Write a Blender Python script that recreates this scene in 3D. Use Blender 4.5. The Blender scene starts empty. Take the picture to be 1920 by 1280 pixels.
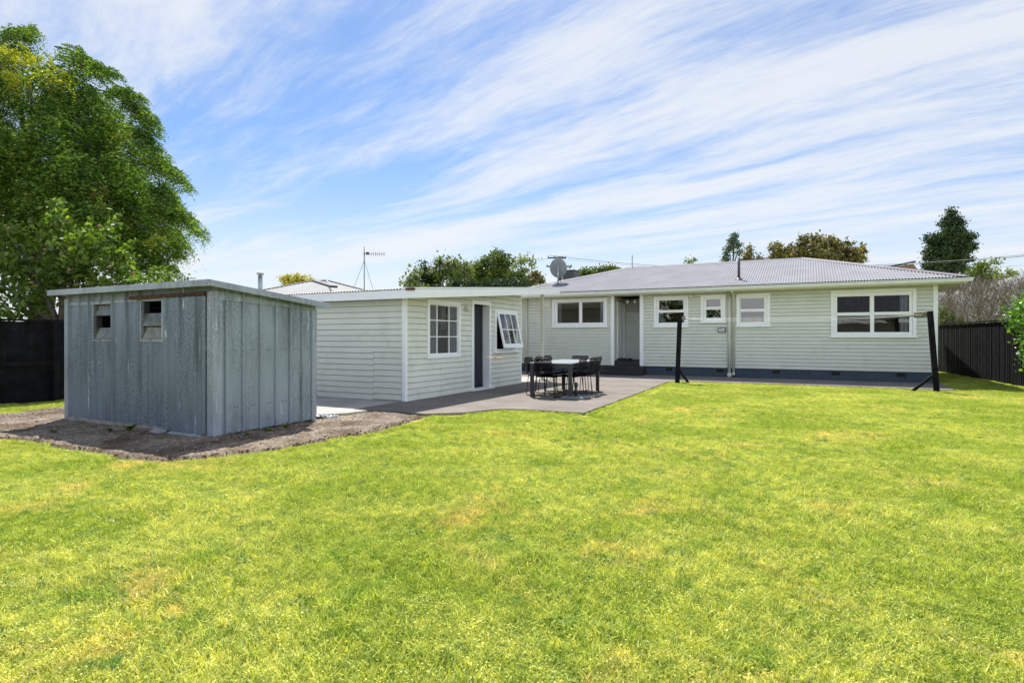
import bpy, math, random
import numpy as np
from mathutils import Vector
R = random.Random(7)
NR = np.random.default_rng(11)
S = bpy.context.scene
COL = S.collection
F, HZ, HC, SN, CS = 1080.0, 632.0, 1.3, .4555, .8902

def at(x, y, d):                       # survey helper: bearing + height angle + distance -> world point
    l = (x-960)/F*d
    return Vector((-SN*d+CS*l, CS*d+SN*l, HC+(HZ-y)/F*d))

# ------------------------------------------------------------------ materials
MATS = {}
def _n(nt, t, **kw):
    n = nt.nodes.new(t)
    for k, v in kw.items():
        if hasattr(n, k): setattr(n, k, v)
        else: n.inputs[k].default_value = v
    return n
def _mix(nt, fac, a, b, blend='MIX'):
    m = nt.nodes.new('ShaderNodeMix'); m.data_type = 'RGBA'; m.blend_type = blend
    for s, v in ((m.inputs[0], fac), (m.inputs[6], a), (m.inputs[7], b)):
        if hasattr(v, 'is_linked') or isinstance(v, bpy.types.NodeSocket): nt.links.new(v, s)
        else: s.default_value = v if not isinstance(v, tuple) or len(v) == 4 else (*v, 1)
    return m.outputs[2]
def _ramp(nt, src, lo, hi):
    m = nt.nodes.new('ShaderNodeMapRange'); m.interpolation_type = 'SMOOTHSTEP'
    m.inputs[1].default_value = lo; m.inputs[2].default_value = hi
    nt.links.new(src, m.inputs[0]); return m.outputs[0]
def _noise(nt, scale, detail=4, rough=.6, stretch=None, dist=0, world=True):
    if world:
        g = nt.nodes.new('ShaderNodeNewGeometry'); src = g.outputs['Position']
    else:
        g = nt.nodes.new('ShaderNodeTexCoord'); src = g.outputs['Object']
    if stretch:
        mp = nt.nodes.new('ShaderNodeMapping'); mp.inputs['Scale'].default_value = stretch
        nt.links.new(src, mp.inputs[0]); src = mp.outputs[0]
    n = nt.nodes.new('ShaderNodeTexNoise')
    n.inputs['Scale'].default_value = scale; n.inputs['Detail'].default_value = detail
    n.inputs['Roughness'].default_value = rough; n.inputs['Distortion'].default_value = dist
    nt.links.new(src, n.inputs['Vector'])
    return n.outputs[0]
def newmat(name):
    m = bpy.data.materials.new(name); m.use_nodes = True
    nt = m.node_tree; b = nt.nodes['Principled BSDF']
    MATS[name] = m
    return m, nt, b
def paint(name, col, rough=.5, metal=0, var=.08, scale=3, bump=0, bscale=60, spec=.5, dirt=None, dirt_amt=.3, dstretch=None):
    m, nt, b = newmat(name)
    c2 = tuple(max(0, x*(1-var*2)) for x in col); c1 = tuple(min(1, x*(1+var)) for x in col)
    f = _ramp(nt, _noise(nt, scale, 6, .65), .3, .7)
    out = _mix(nt, f, c2, c1)
    if dirt:
        g = _ramp(nt, _noise(nt, scale*2.2, 8, .7, stretch=dstretch), .5, .72)
        mm = nt.nodes.new('ShaderNodeMath'); mm.operation = 'MULTIPLY'; mm.inputs[1].default_value = dirt_amt
        nt.links.new(g, mm.inputs[0])
        out = _mix(nt, mm.outputs[0], out, dirt)
    nt.links.new(out, b.inputs['Base Color'])
    b.inputs['Roughness'].default_value = rough; b.inputs['Metallic'].default_value = metal
    b.inputs['Specular IOR Level'].default_value = spec
    if bump:
        bp = nt.nodes.new('ShaderNodeBump'); bp.inputs['Strength'].default_value = bump; bp.inputs['Distance'].default_value = .01
        nt.links.new(_noise(nt, bscale, 5, .7), bp.inputs['Height']); nt.links.new(bp.outputs[0], b.inputs['Normal'])
    return m
def leafmat(name, cols, transl=.35, rough=.5, wn=0, gloss=.04):
    """per-leaf random hue between cols, thin translucent leaf"""
    m, nt, b = newmat(name)
    nt.nodes.remove(b); out = nt.nodes['Material Output']
    g = nt.nodes.new('ShaderNodeNewGeometry')
    cr = nt.nodes.new('ShaderNodeValToRGB'); el = cr.color_ramp.elements
    while len(el) < len(cols): el.new(.5)
    for i, c in enumerate(cols):
        el[i].position = i/(len(cols)-1); el[i].color = (*c, 1)
    nt.links.new(g.outputs['Random Per Island'], cr.inputs[0])
    col = cr.outputs[0]
    if wn:
        f = _ramp(nt, _noise(nt, wn, 3), .35, .65)
        col = _mix(nt, f, _mix(nt, 1.0, col, (.72, .78, .8), 'MULTIPLY'), _mix(nt, 1.0, col, (1.22, 1.15, .95), 'MULTIPLY'))
    d = nt.nodes.new('ShaderNodeBsdfDiffuse'); t = nt.nodes.new('ShaderNodeBsdfTranslucent'); gl = nt.nodes.new('ShaderNodeBsdfGlossy')
    gl.inputs['Roughness'].default_value = rough; gl.inputs['Color'].default_value = (1, 1, 1, 1)
    nt.links.new(col, d.inputs[0])
    tc = _mix(nt, 1.0, col, (1.25, 1.35, .5), 'MULTIPLY'); nt.links.new(tc, t.inputs[0])
    m1 = nt.nodes.new('ShaderNodeMixShader'); m1.inputs[0].default_value = transl
    nt.links.new(d.outputs[0], m1.inputs[1]); nt.links.new(t.outputs[0], m1.inputs[2])
    m2 = nt.nodes.new('ShaderNodeMixShader'); m2.inputs[0].default_value = gloss
    nt.links.new(m1.outputs[0], m2.inputs[1]); nt.links.new(gl.outputs[0], m2.inputs[2])
    nt.links.new(m2.outputs[0], out.inputs[0])
    return m
def glassmat(name, tint=(.9, .95, .95), refl=.0, ior=1.9):
    m, nt, b = newmat(name); nt.nodes.remove(b); out = nt.nodes['Material Output']
    fr = nt.nodes.new('ShaderNodeFresnel'); fr.inputs[0].default_value = ior
    t = nt.nodes.new('ShaderNodeBsdfTransparent'); t.inputs[0].default_value = (*tint, 1)
    g = nt.nodes.new('ShaderNodeBsdfGlossy'); g.inputs['Roughness'].default_value = .01
    mx = nt.nodes.new('ShaderNodeMixShader')
    nt.links.new(fr.outputs[0], mx.inputs[0]); nt.links.new(t.outputs[0], mx.inputs[1]); nt.links.new(g.outputs[0], mx.inputs[2])
    # slight waviness of old float glass
    bp = nt.nodes.new('ShaderNodeBump'); bp.inputs['Strength'].default_value = .04; bp.inputs['Distance'].default_value = .01
    nt.links.new(_noise(nt, 4, 1), bp.inputs['Height']); nt.links.new(bp.outputs[0], g.inputs['Normal'])
    nt.links.new(mx.outputs[0], out.inputs[0])
    return m

paint('sage_paint', (.595, .625, .565), .55, var=.025, scale=1.3, dirt=(.36, .38, .30), dirt_amt=.22, bump=.05, bscale=25)
paint('sleepout_paint', (.64, .665, .60), .55, var=.03, scale=1.1, dirt=(.34, .36, .28), dirt_amt=.3, bump=.06, bscale=25)
for nm_ in ('sage_paint', 'sleepout_paint'):
    m = MATS[nm_]; nt = m.node_tree; b = nt.nodes['Principled BSDF']; src = b.inputs['Base Color'].links[0].from_socket
    g = nt.nodes.new('ShaderNodeNewGeometry'); sp_ = nt.nodes.new('ShaderNodeSeparateXYZ'); nt.links.new(g.outputs['Position'], sp_.inputs[0])
    mr = nt.nodes.new('ShaderNodeMapRange'); mr.inputs[1].default_value = .75 if nm_[1] == 'a' else .5; mr.inputs[2].default_value = .0 if nm_[1] != 'a' else .25; mr.inputs[3].default_value = 0; mr.inputs[4].default_value = .25; nt.links.new(sp_.outputs[2], mr.inputs[0])
    mu = nt.nodes.new('ShaderNodeMath'); mu.operation = 'MULTIPLY'; nt.links.new(mr.outputs[0], mu.inputs[0]); nt.links.new(_ramp(nt, _noise(nt, 3.5, 7, .7, stretch=(1, 1, 1.8)), .35, .65), mu.inputs[1])
    nt.links.new(_mix(nt, mu.outputs[0], src, (.38, .39, .30)), b.inputs['Base Color'])
paint('white_paint', (.82, .84, .86), .4, var=.02, scale=2, dirt=(.6, .6, .56), dirt_amt=.12)
paint('cream_soffit', (.74, .74, .62), .6, var=.02)
paint('gutter_paint', (.72, .76, .76), .35, var=.03, dirt=(.5, .5, .44), dirt_amt=.2, dstretch=(1, 1, .2))
paint('pipe_paint', (.56, .57, .50), .45, var=.03)
paint('navy_block', (.035, .055, .085), .7, var=.15, scale=8, bump=.5, bscale=70, dirt=(.09, .11, .13), dirt_amt=.4)
paint('black_step', (.016, .016, .02), .6, var=.15, scale=6, bump=.2)
paint('black_metal', (.008, .008, .010), .5, var=.1, scale=20, spec=.3)
paint('black_rope', (.004, .004, .006), .95, var=.1, scale=20, spec=.1)
paint('black_stain', (.008, .008, .0105), .85, var=.35, scale=5, bump=.5, bscale=40, spec=.15, dirt=(.03, .029, .030), dirt_amt=.4, dstretch=(1, 1, .12))
paint('table_dark', (.028, .03, .042), .4, var=.08, scale=8)
paint('table_top', (.18, .20, .225), .45, var=.05, scale=4)
paint('roof_paint', (.205, .21, .235), .7, var=.06, scale=.9, spec=.2, dirt=(.12, .11, .12), dirt_amt=.35)
paint('ridge_paint', (.2, .19, .22), .7, var=.05)
paint('old_zinc_roof', (.30, .29, .28), .5, metal=.3, var=.15, scale=3, dirt=(.20, .12, .08), dirt_amt=.7)
paint('dish_grey', (.20, .225, .25), .5, var=.06)
paint('dark_metal', (.05, .055, .065), .5, var=.1)
paint('zinc', (.42, .45, .47), .35, metal=.7, var=.1, scale=6)
paint('rust', (.085, .038, .024), .9, var=.5, scale=20, bump=.6, dirt=(.24, .10, .045), dirt_amt=.5)
paint('bark', (.085, .068, .052), .9, var=.3, scale=9, bump=.9, bscale=30, dirt=(.2, .2, .17), dirt_amt=.4)
paint('pole_wood', (.07, .06, .055), .9, var=.2, scale=5)
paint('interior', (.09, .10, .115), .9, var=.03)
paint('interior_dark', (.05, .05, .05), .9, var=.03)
paint('curtain', (.78, .80, .84), .8, var=.02)
paint('concrete_base', (.33, .31, .28), .9, var=.15, scale=6, bump=.5, dirt=(.12, .1, .08), dirt_amt=.5)
paint('neighbour_roof', (.17, .18, .19), .7, var=.06, scale=.8, dirt=(.26, .26, .26), dirt_amt=.3)
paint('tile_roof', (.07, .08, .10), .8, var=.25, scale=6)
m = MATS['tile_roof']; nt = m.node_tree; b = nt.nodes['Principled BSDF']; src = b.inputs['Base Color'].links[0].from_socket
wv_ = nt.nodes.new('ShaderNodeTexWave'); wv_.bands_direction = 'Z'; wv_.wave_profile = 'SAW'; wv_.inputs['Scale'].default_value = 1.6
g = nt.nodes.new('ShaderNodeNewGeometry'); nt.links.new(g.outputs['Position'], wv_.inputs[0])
nt.links.new(_mix(nt, _ramp(nt, wv_.outputs[1], .1, .5), (.02, .02, .025), src), b.inputs['Base Color'])  # dark bands put tile course shadows and mortar lines into the colour
paint('brick', (.28, .15, .11), .9, var=.2, scale=4)
paint('neighbour_wall', (.5, .48, .42), .8)
paint('silver_plastic', (.60, .63, .68), .25, metal=.4, var=.3, scale=12)
paint('timber_offcut', (.30, .32, .34), .8, var=.15, scale=12)
paint('lichen_wood', (.20, .18, .13), .95, var=.5, scale=14, bump=.8, dirt=(.42, .44, .34), dirt_amt=.7)
paint('line_white', (.8, .8, .8), .5)
paint('orange_clay', (.6, .33, .09), .5)
paint('vent_white', (.62, .64, .57), .5)
paint('lamp_glass', (.75, .75, .72), .3)
paint('porch_panel', (.46, .44, .40), .7)
paint('twig', (.25, .205, .185), .9, var=.25, scale=2.5)
glassmat('glass', tint=(.78, .84, .86), ior=2.15)
glassmat('obscure_glass', tint=(.4, .42, .44), ior=1.8)
m = MATS['obscure_glass']; nt = m.node_tree; out = nt.nodes['Material Output']; src = out.inputs[0].links[0].from_socket
dd = nt.nodes.new('ShaderNodeBsdfDiffuse'); mxx = nt.nodes.new('ShaderNodeMixShader'); mxx.inputs[0].default_value = .6
nt.links.new(_mix(nt, _ramp(nt, _noise(nt, 60, 3, .7), .35, .65), (.10, .11, .12), (.27, .29, .31)), dd.inputs[0]); nt.links.new(src, mxx.inputs[1]); nt.links.new(dd.outputs[0], mxx.inputs[2]); nt.links.new(mxx.outputs[0], out.inputs[0])
glassmat('shed_glass', tint=(.12, .13, .11), ior=2.3)
m = MATS['shed_glass']; nt = m.node_tree; out = nt.nodes['Material Output']; src = out.inputs[0].links[0].from_socket
dd = nt.nodes.new('ShaderNodeBsdfDiffuse'); mxx = nt.nodes.new('ShaderNodeMixShader'); mxx.inputs[0].default_value = .38
nt.links.new(_mix(nt, _ramp(nt, _noise(nt, 9, 5, .7), .35, .65), (.12, .13, .06), (.30, .30, .24)), dd.inputs[0]); nt.links.new(src, mxx.inputs[1]); nt.links.new(dd.outputs[0], mxx.inputs[2]); nt.links.new(mxx.outputs[0], out.inputs[0])

def galv(name, tint):
    m, nt, b = newmat(name)
    v = nt.nodes.new('ShaderNodeTexVoronoi'); v.inputs['Scale'].default_value = 95
    g = nt.nodes.new('ShaderNodeNewGeometry'); nt.links.new(g.outputs['Position'], v.inputs['Vector'])
    sp = nt.nodes.new('ShaderNodeSeparateColor'); nt.links.new(v.outputs['Color'], sp.inputs[0])
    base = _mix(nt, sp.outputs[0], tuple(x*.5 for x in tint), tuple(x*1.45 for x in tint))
    st = _ramp(nt, _noise(nt, 9, 8, .75, stretch=(1, 1, .06)), .42, .68)
    base = _mix(nt, st, base, tuple(x*.5 for x in tint))
    big = _ramp(nt, _noise(nt, 1.3, 4, .6, stretch=(1, 1, .6)), .35, .7)
    base = _mix(nt, big, base, tuple(x*1.12 for x in tint))
    # white oxide runs
    w = _ramp(nt, _noise(nt, 22, 5, .6, stretch=(1, 1, .09)), .62, .74)
    base = _mix(nt, w, base, (.62, .66, .70))
    nt.links.new(base, b.inputs['Base Color'])
    b.inputs['Metallic'].default_value = .35; b.inputs['Roughness'].default_value = .55
    bp = nt.nodes.new('ShaderNodeBump'); bp.inputs['Strength'].default_value = .25; bp.inputs['Distance'].default_value = .02
    nt.links.new(_noise(nt, 5, 3), bp.inputs['Height']); nt.links.new(bp.outputs[0], b.inputs['Normal'])
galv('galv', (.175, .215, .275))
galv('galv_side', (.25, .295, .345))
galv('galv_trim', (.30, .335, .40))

def concrete(name, base):
    m, nt, b = newmat(name)
    f = _ramp(nt, _noise(nt, 1.1, 8, .7), .32, .7)
    c = _mix(nt, f, tuple(x*.72 for x in base), base)
    f2 = _ramp(nt, _noise(nt, 60, 4, .8), .35, .7)
    c = _mix(nt, f2, _mix(nt, 1.0, c, (.72, .72, .72), 'MULTIPLY'), c)
    f3 = _ramp(nt, _noise(nt, 4.5, 8, .75), .57, .75)
    mm = nt.nodes.new('ShaderNodeMath'); mm.operation = 'MULTIPLY'; mm.inputs[1].default_value = .5
    nt.links.new(f3, mm.inputs[0])
    c = _mix(nt, mm.outputs[0], c, (.09, .08, .07))
    nt.links.new(c, b.inputs['Base Color']); b.inputs['Roughness'].default_value = .9
    b.inputs['Specular IOR Level'].default_value = .2
    bp = nt.nodes.new('ShaderNodeBump'); bp.inputs['Strength'].default_value = .6; bp.inputs['Distance'].default_value = .006
    nt.links.new(_noise(nt, 90, 5, .8), bp.inputs['Height']); nt.links.new(bp.outputs[0], b.inputs['Normal'])
concrete('concrete', (.25, .222, .195))
concrete('concrete_pale', (.52, .50, .46))
concrete('concrete_path', (.26, .235, .225))

def soil(name):
    m, nt, b = newmat(name)
    f = _ramp(nt, _noise(nt, 1.6, 6, .65), .35, .65)
    c = _mix(nt, f, (.12, .085, .058), (.29, .24, .19))
    v = nt.nodes.new('ShaderNodeTexVoronoi'); v.inputs['Scale'].default_value = 48
    g = nt.nodes.new('ShaderNodeNewGeometry'); nt.links.new(g.outputs['Position'], v.inputs['Vector'])
    sp = nt.nodes.new('ShaderNodeSeparateColor'); nt.links.new(v.outputs['Color'], sp.inputs[0])
    c = _mix(nt, sp.outputs[1], _mix(nt, 1.0, c, (.55, .55, .55), 'MULTIPLY'), _mix(nt, 1.0, c, (1.35, 1.35, 1.35), 'MULTIPLY'))
    f3 = _ramp(nt, _noise(nt, 3, 8, .7), .6, .72)
    c = _mix(nt, f3, c, (.10, .12, .04))
    nt.links.new(c, b.inputs['Base Color']); b.inputs['Roughness'].default_value = 1; b.inputs['Specular IOR Level'].default_value = .1
    bp = nt.nodes.new('ShaderNodeBump'); bp.inputs['Strength'].default_value = 1; bp.inputs['Distance'].default_value = .02
    nt.links.new(_noise(nt, 40, 6, .8), bp.inputs['Height']); nt.links.new(bp.outputs[0], b.inputs['Normal'])
soil('soil')

def grass_cols(nt):
    """world-space lawn colour: green, lime and dry patches"""
    a = _ramp(nt, _noise(nt, .55, 7, .68, dist=.4), .36, .64)
    c = _mix(nt, a, (.335, .40, .088), (.51, .525, .175))
    b = _ramp(nt, _noise(nt, 2.6, 6, .7), .5, .72)
    c = _mix(nt, b, c, (.25, .355, .075))
    d = _ramp(nt, _noise(nt, .75, 7, .72, stretch=(1, 1.2, 1), dist=.6), .52, .70)
    mm = nt.nodes.new('ShaderNodeMath'); mm.operation = 'MULTIPLY'; mm.inputs[1].default_value = .8
    nt.links.new(d, mm.inputs[0])
    c = _mix(nt, mm.outputs[0], c, (.68, .53, .27))
    e = _ramp(nt, _noise(nt, 11, 4, .7), .3, .72)
    c = _mix(nt, e, _mix(nt, 1.0, c, (.60, .70, .62), 'MULTIPLY'), _mix(nt, 1.0, c, (1.25, 1.2, 1.15), 'MULTIPLY'))
    c = _mix(nt, 1.0, c, (1.2, 1.17, 1.2), 'MULTIPLY')
    wd = _ramp(nt, _noise(nt, 3.3, 3, .5, stretch=(1, 1, 0)), .68, .76)
    c = _mix(nt, wd, c, (.19, .34, .11))
    return c
m, nt, b = newmat('lawn_base')
c = grass_cols(nt)
c = _mix(nt, 1.0, c, (.7, .66, .6), 'MULTIPLY')
f = _ramp(nt, _noise(nt, 55, 4, .8), .3, .75)
c = _mix(nt, f, _mix(nt, 1.0, c, (.45, .45, .45), 'MULTIPLY'), _mix(nt, 1.0, c, (1.5, 1.5, 1.4), 'MULTIPLY'))
nt.links.new(c, b.inputs['Base Color']); b.inputs['Roughness'].default_value = 1; b.inputs['Specular IOR Level'].default_value = .1
m, nt, b = newmat('grass_blade')
nt.nodes.remove(b); out = nt.nodes['Material Output']
c = grass_cols(nt)
g = nt.nodes.new('ShaderNodeNewGeometry')
cr = nt.nodes.new('ShaderNodeValToRGB'); el = cr.color_ramp.elements
while len(el) < 6: el.new(.5)
for i, (p, q) in enumerate(((0, (.42, .55, .6)), (.35, (.85, .9, .75)), (.6, (1.1, 1.05, .8)), (.85, (1.35, 1.2, .9)), (.96, (1.25, 1.18, 1.2)), (1, (1.35, 1.25, 2.2)))):
    el[i].position = p; el[i].color = (*q, 1)
nt.links.new(g.outputs['Random Per Island'], cr.inputs[0])
c = _mix(nt, 1.0, c, cr.outputs[0], 'MULTIPLY')
d = nt.nodes.new('ShaderNodeBsdfDiffuse'); t = nt.nodes.new('ShaderNodeBsdfTranslucent'); gl = nt.nodes.new('ShaderNodeBsdfGlossy')
gl.inputs['Roughness'].default_value = .35
nt.links.new(c, d.inputs[0]); nt.links.new(_mix(nt, 1.0, c, (1.2, 1.3, .55), 'MULTIPLY'), t.inputs[0])
m1 = nt.nodes.new('ShaderNodeMixShader'); m1.inputs[0].default_value = .35
nt.links.new(d.outputs[0], m1.inputs[1]); nt.links.new(t.outputs[0], m1.inputs[2])
m2 = nt.nodes.new('ShaderNodeMixShader'); m2.inputs[0].default_value = .008
nt.links.new(m1.outputs[0], m2.inputs[1]); nt.links.new(gl.outputs[0], m2.inputs[2]); nt.links.new(m2.outputs[0], out.inputs[0])

leafmat('locust_leaf', [(.022, .05, .012), (.04, .095, .016), (.07, .15, .022), (.15, .26, .04), (.30, .38, .09)], .34, wn=.6, gloss=.02, rough=.55)
leafmat('dead_leaf', [(.10, .05, .03), (.22, .10, .05)], .2)
leafmat('yellow_leaf', [(.14, .22, .02), (.32, .34, .03), (.46, .40, .04)], .45)
leafmat('apple_leaf', [(.05, .09, .018), (.09, .16, .025), (.14, .23, .03), (.24, .30, .06)], .5, wn=.8, rough=.5, gloss=.03)
leafmat('dark_leaf', [(.018, .040, .016), (.03, .065, .02), (.05, .085, .025)], .2, wn=.3)
leafmat('mid_leaf', [(.05, .085, .015), (.09, .14, .02), (.15, .19, .03)], .3, wn=.3)
leafmat('pale_leaf', [(.12, .16, .05), (.18, .22, .08), (.25, .28, .12)], .35)
leafmat('olive_leaf', [(.04, .055, .018), (.08, .09, .022), (.16, .13, .03), (.24, .16, .04)], .3, wn=.5, gloss=.06)
leafmat('conifer_leaf', [(.018, .038, .016), (.03, .060, .022), (.06, .10, .03)], .15, wn=.4)
leafmat('bluegreen_leaf', [(.06, .10, .07), (.10, .15, .10), (.05, .08, .05)], .2)
leafmat('gold_leaf', [(.35, .30, .05), (.5, .42, .08), (.3, .3, .06)], .3)
leafmat('ivy_leaf', [(.03, .09, .018), (.06, .16, .02), (.12, .26, .03), (.22, .36, .05)], .4, gloss=.05, rough=.4)
leafmat('hedge_leaf', [(.08, .10, .05), (.12, .16, .07), (.17, .17, .09)], .3)
leafmat('twig_leaf', [(.09, .07, .06), (.19, .155, .135), (.30, .26, .23)], .05, gloss=.02)

# ------------------------------------------------------------------ mesh builder
class MB:
    def __init__(s): s.v = []; s.f = []; s.smooth = False
    def quad(s, a, b, c, d):
        i = len(s.v); s.v += [tuple(a), tuple(b), tuple(c), tuple(d)]; s.f.append((i, i+1, i+2, i+3)); return s
    def poly(s, pts):
        i = len(s.v); s.v += [tuple(p) for p in pts]; s.f.append(tuple(range(i, i+len(pts)))); return s
    def hexa(s, p):                    # 8 corners: bottom 4 ccw, top 4 ccw
        i = len(s.v); s.v += [tuple(q) for q in p]
        for f in ((3, 2, 1, 0), (4, 5, 6, 7), (0, 1, 5, 4), (1, 2, 6, 5), (2, 3, 7, 6), (3, 0, 4, 7)): s.f.append(tuple(i+k for k in f))
        return s
    def box(s, x0, x1, y0, y1, z0, z1):
        if x0 > x1: x0, x1 = x1, x0
        if y0 > y1: y0, y1 = y1, y0
        if z0 > z1: z0, z1 = z1, z0
        return s.hexa([(x0, y0, z0), (x1, y0, z0), (x1, y1, z0), (x0, y1, z0), (x0, y0, z1), (x1, y0, z1), (x1, y1, z1), (x0, y1, z1)])
    def bar(s, a, b, w, h=None, up=(0, 0, 1)):
        h = h or w; a = Vector(a); b = Vector(b); d = (b-a).normalized(); up = Vector(up)
        if abs(d.dot(up)) > .98: up = Vector((0, 1, 0))
        x = d.cross(up).normalized()*w/2; y = x.cross(d).normalized()*h/2
        return s.hexa([a-x-y, a+x-y, b+x-y, b-x-y, a-x+y, a+x+y, b+x+y, b-x+y])
    def tube(s, pts, r, n=8, cap=True):
        pts = [Vector(p) for p in pts]; m = len(pts)
        rr = r if isinstance(r, (list, tuple)) else [r]*m
        i0 = len(s.v); prev = None
        for k, p in enumerate(pts):
            d = (pts[min(k+1, m-1)]-pts[max(k-1, 0)])
            d = d.normalized() if d.length > 1e-9 else Vector((0, 0, 1))
            if prev is None:
                a = Vector((0, 0, 1)) if abs(d.z) < .9 else Vector((1, 0, 0)); x = d.cross(a).normalized()
            else:
                x = (prev - d*prev.dot(d)); x = x.normalized() if x.length > 1e-6 else d.orthogonal().normalized()
            prev = x; y = d.cross(x)
            for j in range(n):
                t = 2*math.pi*j/n; s.v.append(tuple(p+(x*math.cos(t)+y*math.sin(t))*rr[k]))
        for k in range(m-1):
            for j in range(n):
                a = i0+k*n+j; b = i0+k*n+(j+1) % n; s.f.append((a, b, b+n, a+n))
        if cap:
            s.f.append(tuple(i0+j for j in reversed(range(n)))); s.f.append(tuple(i0+(m-1)*n+j for j in range(n)))
        return s
    def lathe(s, c, prof, n=20):
        i0 = len(s.v); c = Vector(c)
        for r, z in prof:
            for j in range(n):
                t = 2*math.pi*j/n; s.v.append((c.x+r*math.cos(t), c.y+r*math.sin(t), c.z+z))
        for k in range(len(prof)-1):
            for j in range(n):
                a = i0+k*n+j; b = i0+k*n+(j+1) % n; s.f.append((a, b, b+n, a+n))
        return s
    def build(s, name, mat, parent=None, bevel=0):
        me = bpy.data.meshes.new(name)
        off = Vector((0, 0, 0))
        p = parent
        while p is not None: off += p.location; p = p.parent
        me.from_pydata([(a-off.x, b-off.y, c-off.z) for a, b, c in s.v], [], s.f)
        if s.smooth: me.polygons.foreach_set('use_smooth', [True]*len(me.polygons))
        me.materials.append(MATS[mat]); me.update()
        o = bpy.data.objects.new(name, me); COL.objects.link(o)
        if parent: o.parent = parent
        if bevel:
            md = o.modifiers.new('bevel', 'BEVEL'); md.width = bevel; md.segments = 2; md.limit_method = 'ANGLE'
        return o
def npmesh(name, V, n, mat, parent=None, smooth=False):
    """V: (k*n,3) verts, faces of n verts each in order"""
    V = np.asarray(V, dtype=np.float32).reshape(-1, 3).copy(); k = len(V)//n
    p = parent; off = Vector((0, 0, 0))
    while p is not None: off += p.location; p = p.parent
    V -= np.array(off, dtype=np.float32)
    me = bpy.data.meshes.new(name)
    me.vertices.add(k*n); me.vertices.foreach_set('co', V.ravel())
    me.loops.add(k*n); me.loops.foreach_set('vertex_index', np.arange(k*n, dtype=np.int32))
    me.polygons.add(k); me.polygons.foreach_set('loop_start', np.arange(k, dtype=np.int32)*n)
    me.polygons.foreach_set('loop_total', np.full(k, n, dtype=np.int32))
    me.materials.append(MATS[mat]); me.update(calc_edges=True)
    o = bpy.data.objects.new(name, me); COL.objects.link(o)
    if parent: o.parent = parent
    return o
def tag(o, label=None, cat=None, group=None, kind=None):
    if label: o['label'] = label
    if cat: o['category'] = cat
    if group: o['group'] = group
    if kind: o['kind'] = kind
    return o
def thing(name, label, cat, loc=(0, 0, 0), group=None):
    o = bpy.data.objects.new(name, None); o.empty_display_size = .2; COL.objects.link(o); o.location = loc
    return tag(o, label, cat, group)
def copy_tree(o, parent=None):
    c = o.copy(); COL.objects.link(c); c.parent = parent
    for ch in list(o.children): copy_tree(ch, c)
    return c

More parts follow.
